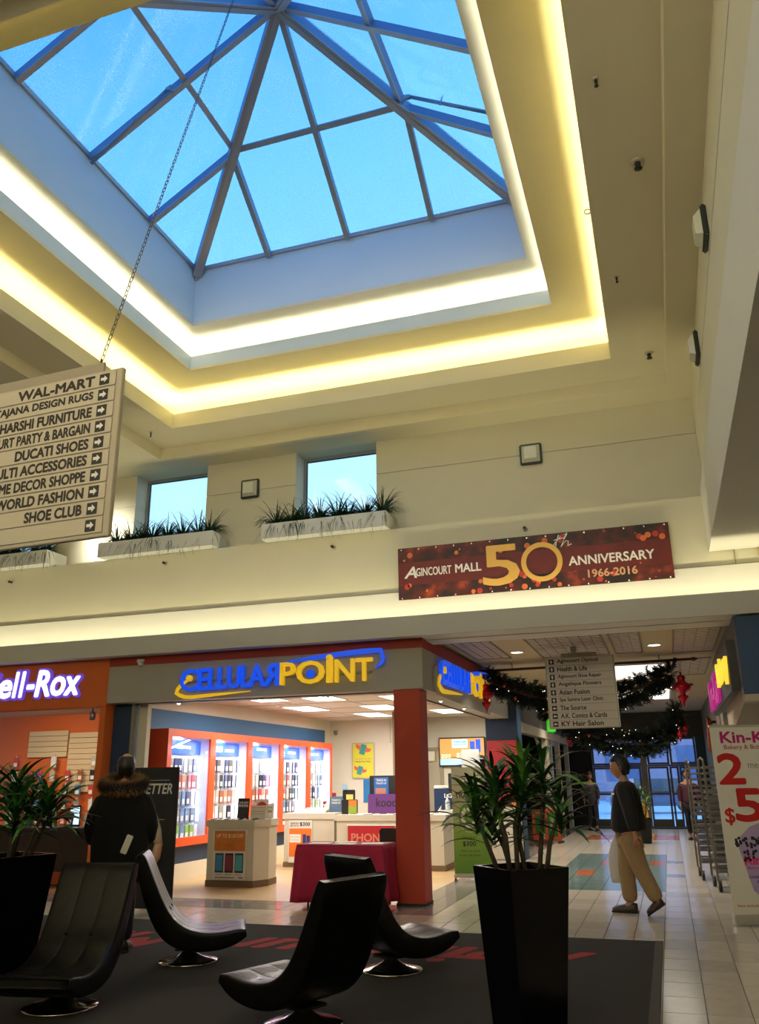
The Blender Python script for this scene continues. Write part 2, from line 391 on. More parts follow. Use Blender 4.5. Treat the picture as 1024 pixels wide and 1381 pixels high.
for k in range(4):
    a, b = cor[k], cor[(k+1) % 4]; nrm = (b-a).cross(AP-a).normalized()
    if nrm.z < 0: nrm = -nrm
    q = [a.lerp(b, t) for t in (0, .25, .5, .75, 1)]
    ml, mr_ = a.lerp(AP, .5), b.lerp(AP, .5); mc = (ml+mr_)/2
    for p, r in ((q[1], ml), (q[3], mr_), (q[2], AP), (ml, mr_)):
        bar(p, r, nrm, .06, .10 if p is not ml else .08).build('glazing_bar', [BARB, AL], sky)
    for poly in ([q[0], q[1], ml], [q[1], q[2], mc, ml], [q[2], q[3], mr_, mc], [q[3], q[4], mr_], [ml, mc, AP], [mc, mr_, AP]):
        c = sum(poly, Vector())/len(poly); P = [c+(p-c)*.985 for p in poly]
        n = len(P); V = [tuple(p) for p in P]+[tuple(p+nrm*.012) for p in P]
        MB().add(V, [tuple(range(n))[::-1], tuple(range(n, 2*n))]+[(i, (i+1) % n, n+(i+1) % n, n+i) for i in range(n)]).build('glass_pane', SG, sky)
    bar(a, AP, Vector((0, 0, 1)), .12, .15).build('hip_bar', [BARB, AL], sky)
    bar(a-Vector((0, 0, .165)), AP-Vector((0, 0, .165)), Vector((0, 0, 1)), .035, .012).build('hip_cap', [AL, AL], sky)
# heater / sprinkler pipes fixed under the skylight
def pipe(name, pts, r, m, label, cat, parent=None):
    o = MB().tube(pts, r, 8).build(name, m, parent)
    if not parent: tag(o, label, cat)
    return o
PIP = mat('grey_pipe', (.22, .30, .42), .5, metal=.4)
def facept(k, s, t, off=.3):
    a, b = cor[k], cor[(k+1) % 4]; p = a.lerp(b, s); tip = AP; m = p.lerp(tip, t); return m-Vector((0, 0, off))
pl = thing('sprinkler_pipe', 'thin grey sprinkler pipe under the left slope of the pyramid skylight', 'pipe')
a, b = Vector((-5.76, 6.65, 8.55)), Vector((-4.75, 6.62, 9.30))
MB().tube([a, b], .022, 8).build('pipe', PIP, pl); MB().tube([b, b+Vector((.07, -.03, -.02)), b+Vector((.1, -.04, -.1))], [.03, .035, .02], 8).build('sprinkler_head', PIP, pl)
c = a.lerp(b, .62); MB().tube([c+Vector((0, .1, .2)), c-Vector((0, .06, .08))], .01, 6).build('hanger', PIP, pl)
pl = thing('sprinkler_pipe', 'thin grey sprinkler pipe under the right slope of the pyramid skylight', 'pipe')
a, b = Vector((-1.05, 7.55, 8.62)), Vector((-2.05, 7.62, 9.25))
MB().tube([a, b], .022, 8).build('pipe', PIP, pl); MB().tube([b, b+Vector((-.07, -.03, -.02)), b+Vector((-.1, -.04, -.1))], [.03, .035, .02], 8).build('sprinkler_head', PIP, pl)
c = a.lerp(b, .62); MB().tube([c+Vector((0, .1, .2)), c-Vector((0, .06, .08))], .01, 6).build('hanger', PIP, pl)
# sprinkler heads on ceilings and wall
BR = mat('dull_brass', (.25, .2, .12), .4, metal=.8); DKM = mat('dark_metal', (.04, .04, .04), .4, metal=.6)
def sprinkler(loc, d, label, s=1.0):
    t = thing('ceiling_sprinkler', label, 'sprinkler', loc)
    q = Vector(d).to_track_quat('Z', 'Y').to_matrix().to_4x4()
    MB().lathe([(.0, 0), (.045*s, .0), (.04*s, .012), (0.012, .014)], 14, q).build('escutcheon', mat('cream_plate', (.45, .4, .28), .5), t)
    m = MB().lathe([(.012*s, .0), (.02*s, .02), (.02*s, .045), (.012*s, .06), (.028*s, .075), (.028*s, .08), (0, .082)], 10, q)
    m.build('nozzle', DKM, t)
for loc, lab in (((.33, 6.5, 6.715), 'dark ceiling sprinkler nearest the upper lamp of the right wall'), ((.35, 10.21, 6.715), 'ceiling sprinkler near the right end of the window wall'),
                 ((.05, 5.43, 6.715), 'small ceiling sprinkler high above, nearest the skylight corner'), ((.05, 8.28, 6.715), 'small ceiling sprinkler between the two larger ones'), ((-7.1, 10.2, 6.715), 'ceiling sprinkler left above the smaller window')):
    sprinkler(loc, (0, 0, -1), lab, 1.3 if loc[0] > .3 else .6)
for loc, lab in (((-4.34, 11.0, 4.77), 'wall sprinkler under the right window box'), ((-7.19, 11.0, 4.79), 'wall sprinkler under the left window box'), ((-10.16, 11.0, 4.74), 'leftmost wall sprinkler above the orange shop'), ((-1.51, 11.0, 4.75), 'wall sprinkler above the anniversary banner')):
    sprinkler(loc, (0, -1, 0), lab, .8)
h = MB(); h.tube([(-.16+.03*math.cos(t), 7.35, 6.93+.03*math.sin(t)) for t in [i*PI/6 for i in range(13)]], .006, 6); h.tube([(-.13, 7.35, 6.94), (-.08, 7.35, 6.94)], .006, 6)
tag(h.build('eye_hook', DKM), 'small metal eye hook on the lit ceiling lip', 'hook')
# wall lamps
LAMPG = mat('frosted_lens', (.62, .62, .50), .3, spec=.6)
def wlamp(loc, rz, label):
    t = thing('wall_lamp', label, 'wall lamp', loc, rz)
    MB().bbox(-.16, .16, -.05, 0, -.16, .16, .015).build('housing', mat('lamp_green_black', (.03, .04, .035), .4), t)
    MB().add([(-.13, -.05, -.13), (.13, -.05, -.13), (.13, -.05, .13), (-.13, -.05, .13), (-.09, -.11, -.09), (.09, -.11, -.09), (.09, -.11, .09), (-.09, -.11, .09)],
             [(0, 1, 5, 4), (1, 2, 6, 5), (2, 3, 7, 6), (3, 0, 4, 7), (4, 5, 6, 7)]).build('lens', LAMPG, t)
wlamp((-5.93, 11.36, 6.0), 0, 'square wall lamp between the two windows'); wlamp((-1.4, 11.36, 5.97), 0, 'square wall lamp above the red banner')
wlamp((.86, 6.93, 6.18), -PI/2, 'wall lamp on the right wall, nearer of the two'); wlamp((.86, 9.24, 6.18), -PI/2, 'wall lamp on the right wall, farther of the two')
# window boxes and spider plants
BOXM = mat('planter_paint', (.62, .63, .60), .7)
LEAF1 = mat('grass_leaf', (.018, .06, .03), .5, noise=.3, nscale=30)
def wbox(xa, xb, label, n):
    t = thing('window_box', label, 'planter', (0, 0, 0))
    m = MB(); m.box(xa, xb, 10.80, 10.995, 4.957, 4.975); m.box(xa, xb, 10.80, 10.83, 4.975, 5.19); m.box(xa, xa+.03, 10.83, 11.30, 4.975, 5.19); m.box(xb-.03, xb, 10.83, 11.30, 4.975, 5.19); m.box(xa+.03, xb-.03, 11.27, 11.30, 4.975, 5.19)
    m.build('box', BOXM, t); Box('soil', xa+.035, xb-.035, 10.835, 11.265, 5.12, 5.165, mat('soil', (.02, .015, .01), .95), t)
    for k in range(n):
        x = xa+.15+(xb-xa-.3)*(k+.5*R_.random())/max(1, n-1)*.97; y = 10.93+.1*R_.random()
        m = MB()
        for j in range(170):
            a = R_.uniform(0, 2*PI); L = R_.uniform(.22, .50); w = .011; rise = R_.uniform(.5, 1.6)
            d = Vector((math.cos(a), math.sin(a)*(.8 if math.sin(a) < 0 else .45), 0)); sd = Vector((-math.sin(a), math.cos(a), 0))
            pts = []
            for s in range(5):
                u = s/4; pts.append(d*L*u*(.9)+Vector((0, 0, L*rise*u-L*1.25*u*u*((1.0 if rise < .8 else .6) if math.sin(a) < -.2 else rise*.72))))
            V = []
            for s, p in enumerate(pts):
                ww = w*(1-s/4*.9); V += [tuple(p-sd*ww), tuple(p+sd*ww)]
            m.add(V, [(2*s, 2*s+1, 2*s+3, 2*s+2) for s in range(4)])
        o = m.build('spider_plant', LEAF1); o.location = (x, y, 5.165)
        tag(o, '%s grassy tuft from the left in the %s' % (('first', 'second', 'third', 'fourth', 'fifth', 'sixth', 'seventh', 'eighth')[k], label.replace('long white ', '')), 'plant', 'grassy plants in the %s' % label)
wbox(-5.44, -3.46, 'long white window box under the right window', 8)
wbox(-8.35, -6.27, 'long white window box under the left window', 8)
wbox(-11.7, -9.35, 'long white window box behind the hanging sign', 8)
# ------------------------------------------------------------------ SHOPFRONTS
GREIGE = mat('greige_panel', (.36, .34, .29), .6, noise=.03, nscale=3); REDS = mat('brick_red_stripe', (.36, .035, .015), .6)
ORG = mat('orange_panel', (.62, .13, .02), .6, noise=.04, nscale=3); NAVY = mat('navy_paint', (.012, .035, .085), .55)
BLUEP = mat('blue_paint', (.03, .14, .33), .6); SHOPW = mat('shop_white', (.72, .68, .58), .7, noise=.02, nscale=2); CEILT = mat('shop_ceiling', (.68, .62, .52), .8)
COL = mat('red_column_paint', (.42, .04, .012), .55, noise=.04, nscale=4)
# sign bulkhead of the phone shop: front and corridor side
Box('wall_shopfront', -7.90, -2.97, 10.76, 11.30, 2.64, 3.18, GREIGE, kind=S)
Box('trim_5', -7.90, -2.965, 10.755, 11.30, 3.181, 3.355, REDS, kind=S)
Box('wall_shopfront', -3.45, -2.97, 11.301, 17.2, 2.64, 3.18, GREIGE, kind=S)
Box('trim_5', -3.45, -2.965, 11.301, 17.2, 3.181, 3.355, REDS, kind=S)
Box('ceiling', -7.95, -3.46, 11.31, 19.9, 2.90, 2.96, CEILT, kind=S)
m = MB()
for k in range(1, 7):
    m.box(-7.94, -3.47, 11.3+k*1.22-.006, 11.3+k*1.22+.006, 2.894, 2.899)
for k in range(1, 4): m.box(-7.94+k*1.22-.006, -7.94+k*1.22+.006, 11.32, 19.85, 2.890, 2.8935)
m.build('trim_6', mat('ceiling_joint', (.35, .30, .24), .8), kind=S)
Box('trim_6', -3.40, -3.36, 11.0, 17.2, 2.630, 2.6395, mat('shutter_slot', (.04, .03, .02), .8), kind=S)
Box('trim_6', -7.6, -3.40, 11.0, 11.03, 2.630, 2.6395, mat('shutter_slot', (.04, .03, .02), .8), kind=S)
# corner column
Box('pillar', -3.385, -3.02, 10.77, 11.12, 0.012, 2.638, COL, b=.006)
tag(bpy.data.objects['pillar'], 'square red corner pillar between the phone shop and the corridor', 'pillar')
Box('plinth', -3.392, -3.013, 10.763, 11.127, .0025, .03, mat('dark_plinth', (.02, .015, .01), .6), bpy.data.objects['pillar'])
# walls of the phone shop
Box('wall_left_shop', -8.05, -7.95, 11.32, 19.9, 0, 2.9, SHOPW, kind=S)
Box('wall_blue_band', -7.949, -7.93, 11.50, 19.55, .62, 2.66, BLUEP, kind=S)
Box('wall_back_shop', -8.05, -3.62, 19.9, 20.0, 0, 2.9, SHOPW, kind=S)
# doorway in the back wall
d = Box('door_1', -5.62, -5.12, 19.86, 19.899, .003, 2.12, mat('door_beige', (.45, .40, .31), .6), kind=S)
MB().box(-5.70, -5.62, 19.84, 19.899, .003, 2.2).box(-5.12, -5.04, 19.84, 19.899, .003, 2.2).box(-5.62, -5.12, 19.84, 19.899, 2.121, 2.2).build('door_frame', mat('door_trim', (.33, .28, .2), .6), d)
# side piers between the two shops
Box('wall_pier', -8.05, -7.60, 11.0, 11.30, 0.003, 2.638, NAVY, kind=S)
Box('trim_7', -7.60, -7.55, 10.98, 11.06, .003, 2.638, mat('steel_frame', (.35, .35, .36), .35, metal=.8), kind=S)
Box('trim_7', -7.545, -7.40, 11.10, 11.2, .003, 2.638, mat('cream_jamb', (.62, .58, .45), .6), kind=S)
# orange shop
Box('wall_shopfront', -14.6, -7.905, 10.76, 11.0, 2.60, 3.355, ORG, kind=S)
Box('wall_pier', -8.02, -7.92, 10.78, 10.99, .003, 2.599, ORG, kind=S)
Box('wall_back_rox', -14.6, -8.06, 14.0, 14.1, 0, 2.85, ORG, kind=S)
Box('wall_side_rox', -8.08, -8.055, 11.31, 14.0, 0, 2.85, ORG, kind=S)
Box('ceiling', -14.6, -8.06, 11.0, 14.0, 2.80, 2.85, mat('rox_ceiling', (.5, .38, .25), .8), kind=S)
# ------------------------------------------------------------------ illuminated letters
BLUL = mat('blue_letter', (.005, .06, .75), .35, emit=.5, ecol=(.005, .10, .95)); YEL = mat('yellow_letter', (.95, .62, .01), .35, emit=.35, ecol=(1, .6, .02))
WHL = mat('white_letter_face', (.9, .92, 1), .4, emit=1.1, ecol=(.80, .85, 1)); PUR = mat('purple_letter_edge', (.16, .08, .55), .5, emit=.5, ecol=(.16, .08, .7)); GRYL = mat('letter_return', (.25, .23, .2), .6)
def swoosh(t, pts, ws, m, M, name='swoosh', th=.04):
    mb = MB(); n = len(pts); V = []
    for z in (0, th):
        for i, p in enumerate(pts):
            a = Vector(pts[max(0, i-1)]); b = Vector(pts[min(n-1, i+1)]); d = (b-a); d = Vector((-d.y, d.x)).normalized()
            w = ws[i]/2; V += [(p[0]+d.x*w, p[1]+d.y*w, z), (p[0]-d.x*w, p[1]-d.y*w, z)]
    F = []
    for i in range(n-1):
        F += [(2*i, 2*i+2, 2*i+3, 2*i+1), (2*n+2*i, 2*n+2*i+1, 2*n+2*i+3, 2*n+2*i+2), (2*i, 2*n+2*i, 2*n+2*i+2, 2*i+2), (2*i+1, 2*i+3, 2*n+2*i+3, 2*n+2*i+1)]
    F += [(0, 1, 2*n+1, 2*n), (2*n-2, 4*n-2, 4*n-1, 2*n-1)]
    mb.add(V, F); o = mb.build(name, m, t); o.matrix_local = M; return o
def disc(t, x, y, r, m, M, th=.045, name='dot', z0=0):
    mb = MB().lathe([(r, z0), (r, z0+th), (0, z0+th)], 20); o = mb.build(name, m, t); o.matrix_local = M @ X((x, y, 0)); return o
def cell_sign(o, xd, W, H, lab, back=False):
    t = thing('shop_sign', lab, 'sign', o)
    M0 = frame((0, 0, 0), xd)
    s = W/3.2
    if back:
        m = MB(); m.prism([(-.12*s, .06), (.0, -.07), (W*1.0, -.12), (W*1.02, .38), (0, .36), (-.12*s, .30)], 0, .03); b = m.build('backing_board', mat('sign_board', (.38, .36, .29), .6), t); b.matrix_local = M0
    # letters
    segs = [('C', .00, .245), ('E', .265, .13), ('L', .425, .12), ('L', .56, .12), ('U', .70, .175), ('L', .905, .115), ('A', 1.01, .22)]
    x = .05*s; k = 1.12*s
    h = H*.66; y0 = H*.20
    Mz = M0 @ X((0, 0, .035))
    for ch, dx, w in segs:
        hh = h*(1.0 if ch != 'C' else 1.02)
        text(ch, Mz @ X((x+dx*k, y0+(0.02*dx), 0)), w*k, hh, BLUL, t, .05, .012, name='letter')
    # reversed R
    rr = text('R', Mz @ X((x+1.23*k, y0+.02, 0)), .20*k, h*.98, BLUL, t, .05, .012, name='letter')
    for v in rr.data.vertices: v.co.x = .20*k-v.co.x
    rr.data.flip_normals()
    px = x+1.46*k
    for ch, dx, w in (('P', 0, .20), ('O', .225, .37), ('I', .64, .065), ('N', .75, .25), ('T', 1.03, .21)):
        text(ch, Mz @ X((px+dx*k, y0+.02, 0)), w*k, h*(.98 if ch != 'O' else 1.0), YEL, t, .055, .014, name='letter')
    disc(t, px+.225*k+.185*k, y0+h*.5, .06*s, BLUL, Mz)
    disc(t, px+.672*k, y0+h*1.16, .05*s, YEL, Mz)
    # orbit strokes
    n = 16; pts = []; ws = []
    for i in range(n+1):
        u = i/n
        if u < .25: a = u/.25; px_ = .17*s-.17*s*math.sin(a*PI/2)-.04*s*a; py_ = y0+h*.55-(h*.55)*a
        else: a = (u-.25)/.75; px_ = -.04*s+1.22*s*a**1.15; py_ = y0-.02-.085*s*math.sin(min(1, a*4)*PI/2)+.06*s*a
        pts.append((px_+.02, py_)); ws.append(max(.012, .055*s*math.sin(min(1, .35+u*1.6)*PI/2)*(1-u**3*.9)))
    swoosh(t, pts, ws, YEL, Mz, th=.03); disc(t, .20*s, y0+h*.6, .045*s, YEL, Mz, .06)
    pts = []; ws = []
    for i in range(n+1):
        u = i/n; a = u*PI*.62
        if u < .7: pts.append((px+.05*s+(W*1.03-px-.12*s)*(u/.7), y0+h*1.07+.16*s*math.sin(u/.7*PI*.5)*.6))
        else:
            b = (u-.7)/.3; pts.append((W*1.0+.05*s*math.sin(b*PI*.9)-.10*s*b*b, y0+h*1.17-.02*b-.50*h*b))
        ws.append(.012+.06*s*math.sin(u*PI)**.7)
    swoosh(t, pts, ws, BLUL, Mz, th=.03)
    # standoff raceway
    r = MB().box(0, W*.95, y0+h*.42, y0+h*.52, 0, .032).build('raceway', GRYL, t); r.matrix_local = M0
    return t
cell_sign((-6.66, 10.758, 2.66), (1, 0, 0), 3.13, .46, 'blue and yellow phone shop sign with orbit strokes facing the lounge')
cell_sign((-2.968, 11.45, 2.68), (0, 1, 0), 3.7, .50, 'phone shop sign on the corridor side, seen at a sharp angle', True)
t = thing('shop_sign', 'white glowing letters on the orange shop front at far left', 'sign', (-10.22, 10.758, 2.78))
for ch, x_, w_, h_ in (('C', 0, .25, .38), ('e', .28, .21, .26), ('l', .53, .07, .38), ('l', .64, .07, .38), ('-', .765, .11, .05), ('R', .91, .23, .38), ('o', 1.17, .22, .27), ('x', 1.395, .23, .26)):
    y_ = .12 if ch == '-' else 0
    sh = .15
    p = text(ch, frame((x_*1.12, 0, y_), (1, 0, 0)) @ X((0, 0, .0)), w_*1.12+.03, h_+.03, PUR, t, .05, .05, name='letter_edge', shear=sh)
    q = text(ch, frame((x_*1.12+.015, -.0505, y_+.015), (1, 0, 0)), w_*1.12, h_, WHL, t, .006, .03, name='letter', shear=sh)
# dome camera under the fascia
t = thing('security_camera', 'small white dome camera above the phone shop sign', 'camera', (-7.34, 10.74, 3.22))
MB().lathe([(0, -.06), (.03, -.05), (.045, -.02), (.05, .0), (.06, .0), (.06, .04), (0, .04)], 16).build('housing', WHITE, t)
MB().lathe([(0, -.066), (.022, -.055), (.03, -.04)], 12).build('lens_dome', BLACK, t)
# ------------------------------------------------------------------ ceiling panel lights in the shop
PLM = emis('panel_glow', (1, .96, .88), 2.2)
for k, (x, y) in enumerate(((-6.75, 13.6), (-5.75, 13.9), (-6.9, 16.0), (-5.4, 16.4), (-6.2, 18.2), (-4.4, 14.6), (-4.4, 18.0))):
    t = thing('ceiling_light', 'flat rectangular ceiling light in the phone shop, %s' % ('nearest the left cabinets', 'second from the front, middle', 'above the far end of the cabinets', 'middle of the shop', 'nearest the back wall', 'right of the red pillar near the front', 'rear right corner')[k], 'ceiling light', (x, y, 2.899))
    MB().ring((-.32, .32, -.62, .62), (-.29, .29, -.59, .59), -.012, 0).build('frame', WHITE, t); Box('diffuser', -.289, .289, -.589, .589, -.010, -.002, PLM, t)
for x, y, l in ((-6.9, 11.15, 'left'), (-5.55, 11.15, 'middle'), (-4.6, 11.15, 'near the red pillar')):
    t = thing('spotlight', 'small round recessed spotlight over the shop entrance, %s' % l, 'ceiling light', (x, y, 2.638))
    MB().lathe([(.05, 0), (.05, -.01), (.03, -.012), (.03, -.004), (0, -.004)], 14).build('trim_ring', WHITE, t)
    MB().lathe([(0, -.03), (.018, -.022), (.026, -.013)], 10).build('bulb', emis('bulb_glow', (1, .9, .7), 6), t)
for y in (12.6, 14.2):
    t = thing('spotlight', 'small round spotlight under the corridor side bulkhead, %s' % ('nearer' if y < 13 else 'farther'), 'ceiling light', (-3.2, y, 2.638))
    MB().lathe([(.05, 0), (.05, -.01), (.03, -.012), (.03, -.004), (0, -.004)], 14).build('trim_ring', WHITE, t)
    MB().lathe([(0, -.03), (.018, -.022), (.026, -.013)], 10).build('bulb', emis('bulb_glow', (1, .9, .7), 6), t)
sprinkler((-5.3, 13.2, 2.899), (0, 0, -1), 'sprinkler on the phone shop ceiling', .9)
# ------------------------------------------------------------------ wall display cabinets
CAB = mat('orange_cabinet', (.80, .09, .015), .4); CABW = mat('cabinet_white', (.80, .82, .88), .5); CGL = glass_mat('cabinet_glass', (.97, .98, 1), .02, .03)
BLH = mat('blue_header', (.01, .07, .55), .4, emit=.35, ecol=(.01, .09, .7)); HOOK = mat('chrome', (.7, .7, .7), .2, metal=1)
Box('plinth_board', -7.929, -7.60, 11.96, 19.3, .003, .25, mat('plinth_cream', (.68, .60, .45), .6)); tag(bpy.data.objects['plinth_board'], 'low cream plinth running under the orange display cabinets', 'plinth')
Box('cabinet_base', -7.929, -7.66, 11.96, 19.3, .251, .515, NAVY); tag(bpy.data.objects['cabinet_base'], 'dark recessed band between the plinth and the orange cabinets', 'cabinet base')
YS = [11.95, 13.38, 14.81, 16.24, 17.67, 19.1]
BAYN = ('first bay nearest the entrance', 'second bay with the little robot logo', 'third bay in the middle', 'fourth bay', 'fifth bay at the back')
PAL = [(.02, .02, .03), (.04, .05, .12), (.45, .42, .36), (.30, .28, .25), (.10, .09, .09), (.6, .58, .5), (.35, .12, .06), (.5, .06, .05), (.25, .5, .08), (.1, .25, .5), (.7, .7, .72), (.55, .3, .18), (.6, .5, .1), (.5, .08, .3), (.05, .25, .25)]
PN = ['black', 'navy', 'beige', 'grey', 'charcoal', 'cream', 'brown', 'red', 'green', 'blue', 'white', 'tan', 'yellow', 'pink', 'teal']
PM = [mat('case_'+n, c, .35, spec=.5) for n, c in zip(PN, PAL)]
CASEME = {}
def case_me(k, w, h):
    key = (k, round(w, 3), round(h, 3))
    if key not in CASEME:
        mb = MB(); mb.bbox(-w/2, w/2, -.012, .012, -h, 0, .006); mb.mi = 1; mb.box(-w*.32, w*.32, -.0128, -.0122, -h*.85, -h*.5); mb.mi = 2; mb.box(-.012, .012, -.003, .003, 0, .03)
        o = mb.build('phone_case', [PM[k], WHITE, mat('hang_tab', (.5, .5, .5), .4)]); CASEME[key] = o.data; bpy.data.objects.remove(o)
    return CASEME[key]
def logo_text(t, s, M, w, h, m): return text(s, M, w, h, m, t, .002, .01)
ROWS = [[(2, 3, 1, 1, 5, 3, 1, 10), (12, 2, 7, 7, 11, 7, 7, 3), (4, 4, 0, 3, 9, 1, 10, 3), (0, 4, 0, 3, 9, 9, 1, 9), (4, 3, 8, 8, 9, 8, 8, 10)],
        [(0, 1, 4, 3, 1, 4, 3, 1), (0, 4, 3, 0, 1, 0, 0, 4), (0, 5, 2, 6, 11, 6, 11, 6), (5, 2, 10, 3, 5, 0, 2, 5), (2, 10, 5, 3, 2, 3, 10, 5)],
        [(10, 3, 10, 10, 3, 10, 5, 10), (0, 3, 2, 5, 0, 1, 13, 7), (12, 11, 6, 6, 7, 11, 6, 5), (10, 4, 7, 3, 14, 9, 10, 10), (3, 10, 2, 5, 3, 10, 4, 3)],
        [(3, 0, 10, 1, 3, 0, 1, 3), (5, 2, 14, 7, 5, 0, 0, 4), (11, 12, 7, 2, 4, 0, 14, 3), (11, 0, 9, 0, 3, 0, 10, 4), (4, 0, 0, 3, 0, 0, 4, 1)],
        [(10, 14, 9, 10, 3, 10, 14, 9), (3, 6, 3, 10, 3, 9, 1, 10), (1, 10, 9, 1, 10, 9, 10, 3), (8, 8, 2, 10, 8, 3, 8, 10), (7, 1, 3, 10, 4, 0, 10, 3)]]
ORD = ('first', 'second', 'third', 'fourth', 'fifth', 'sixth', 'seventh', 'eighth', 'ninth', 'tenth', 'eleventh', 'twelfth', 'thirteenth', 'fourteenth', 'fifteenth')
RN = ('top row', 'second row', 'third row', 'fourth row', 'bottom row')
for b in range(5):
    y0_, y1_ = YS[b]+.002, YS[b+1]-.002
    t = thing('display_cabinet', 'orange framed lit display cabinet for phone cases, %s' % BAYN[b], 'cabinet', (-7.55, y0_, .517))
    L = y1_-y0_; Ht = 1.81; D = .378; fw = .125
    m = MB(); m.box(-.04, 0, 0, fw, 0, Ht); m.box(-.04, 0, L-fw*.45, L, 0, Ht); m.box(-.04, 0, fw, L-fw*.45, 0, .13); m.box(-.04, 0, fw, L-fw*.45, Ht-.12, Ht)
    if b == 0: m.box(-D, -.04, 0, .02, 0, Ht)
    m.box(-D, -.04, .02, L, Ht-.02, Ht); m.build('frame', CAB, t)
    Dc = D; D = .27
    m = MB(); m.box(-D, -D+.01, .02, L, 0, Ht-.021); m.box(-D+.01, -.041, .021, .04, 0, Ht-.021); m.box(-D+.01, -.041, L-.02, L, 0, Ht-.021); m.box(-D+.01, -.041, .041, L-.021, .08, .11)
    m.build('back_panel', CABW, t)
    m = MB()
    for k in range(11): m.box(-D+.0101, -D+.016, .045, L-.025, .2+k*.135, .206+k*.135)
    m.build('slat_groove', mat('groove', (.45, .45, .5), .6), t)
    hd = Box('header', -.225, -.205, .06, L-.05, 1.43, 1.66, BLH, t)
    if b in (0, 4): text('ACCESSORIES', frame((-.204, .55, .0), (0, 1, 0)) @ X((0, 1.52, 0)), .5, .05, emis('header_white', (.8, .9, 1), .9), hd, .002, .01)
    if b == 1:
        text('ANDROID', frame((-.204, .30, 1.49), (0, 1, 0)), .44, .11, emis('header_white', (.8, .9, 1), .9), hd, .002, .0)
        text('ACCESSORIES', frame((-.204, .82, 1.50), (0, 1, 0)), .36, .05, emis('header_white', (.8, .9, 1), .9), hd, .002, .01)
        Box('emblem', -.2045, -.201, .14, .22, 1.49, 1.60, mat('logo_green', (.15, .5, .12), .5), hd)
    if b == 2: text('ACCESSORIES', frame((-.204, .70, 1.56), (0, 1, 0)), .45, .05, emis('header_white', (.8, .9, 1), .9), hd, .002, .01)
    if b == 3:
        text('Phone', frame((-.204, .10, 1.48), (0, 1, 0)), .5, .14, emis('header_white', (.8, .9, 1), .9), hd, .002, .0)
        text('ACCESSORIES', frame((-.204, .75, 1.53), (0, 1, 0)), .42, .05, emis('header_white', (.8, .9, 1), .9), hd, .002, .01)
    if b == 0:
        Box('glass_pane', -.038, -.032, fw, L-fw*.45, .13, Ht-.12, CGL, t)
    area('cabinet_light', (-7.62, (y0_+y1_)/2, .517+Ht-.14), (-.35, 0, -1), .12, L-.3, 13, (.78, .86, 1))
    area('cabinet_light', (-7.62, y1_-.09, 1.5), (-.5, -.6, 0), .05, 1.3, 5, (.65, .72, 1))
    hk = MB()
    for r in range(5):
        z = 1.36-r*.265; n = 8
        for i in range(n):
            k = ROWS[b][r][i]; y = .20+(L-.28)*i/(n-.3)+R_.uniform(-.01, .01); w = .115 if r < 3 else .125; h = .225
            hk.tube([(-D+.015, y, z+.028), (-.13, y, z+.028)], .003, 5)
            o = bpy.data.objects.new('phone_case', case_me(k, w, h)); C.objects.link(o)
            o.matrix_world = Matrix.Translation((-7.55-.155+R_.uniform(-.01, .01), y0_+y, .517+z)) @ Matrix.Rotation(PI/2+R_.uniform(-.1, .1), 4, 'Z')
            tag(o, '%s phone case, %s from the left in the %s of the %s cabinet bay' % (PN[k], ORD[i], RN[r], ORD[b]), 'phone case', 'phone cases in the %s cabinet bay' % ORD[b])
    hk.build('hook', HOOK, t)
# ------------------------------------------------------------------ kiosks
KW = mat('kiosk_cream', (.58, .54, .44), .5); KB = mat('kiosk_base', (.18, .11, .06), .6); PAP = mat('paper_white', (.8, .78, .7), .6); ORP = mat('orange_print', (.75, .18, .02), .5)
GLS = mat('acrylic', (.6, .6, .58), .1, alpha=1)
def kiosk(name, lab, pts, h, loc, cat='counter'):
    t = thing(name, lab, cat, loc)
    c = Vector((sum(p[0] for p in pts)/len(pts), sum(p[1] for p in pts)/len(pts)))
    gr = lambda s: [(c.x+(p[0]-c.x)*s, c.y+(p[1]-c.y)*s) for p in pts]
    MB().prism(gr(.99), 0, .09).build('base', KB, t); MB().prism(gr(.97), .091, h-.10).build('body', KW, t); MB().prism(gr(1.02), h-.099, h).build('top', KW, t)
    return t
k1 = kiosk('display_kiosk', 'cream phone kiosk in front of the cabinets with a poster on its front', [(0, 0), (.80, 0), (.92, .30), (.90, .62), (.0, .62)], .94, (-6.80, 12.0, .003))
p = Box('poster', .13, .68, -.012, .005, .10, .80, mat('poster_white', (.7, .68, .62), .4), k1)
Box('poster_header', .145, .665, -.0135, -.0125, .50, .785, mat('poster_orange', (.55, .17, .02), .5, noise=.5, nscale=8), p)
text('UP TO $150 OFF', frame((.18, -.0138, .68), (1, 0, 0)), .45, .06, mat('cream_print', (.8, .7, .45), .5), p, .001, .015)
for i, c_ in enumerate(((.02, .10, .14), (.10, .015, .02), (.04, .16, .14))):
    x = .17+i*.165; MB().bbox(x, x+.14, -.0165, -.0126, .20, .47, .0015).build('printed_phone', BLACK, p); Box('printed_screen', x+.012, x+.128, -.0175, -.0167, .225, .445, mat('scr%d' % i, c_, .4, emit=.2), p)
for i in range(3): MB().box(.18+i*.165, .28+i*.165, -.0137, -.0127, .17, .178).build('print_line', GRYL, p)
MB().box(.17, .50, -.0137, -.0127, .125, .14).box(.57, .64, -.0137, -.0127, .12, .145).build('print_line', GRYL, p)
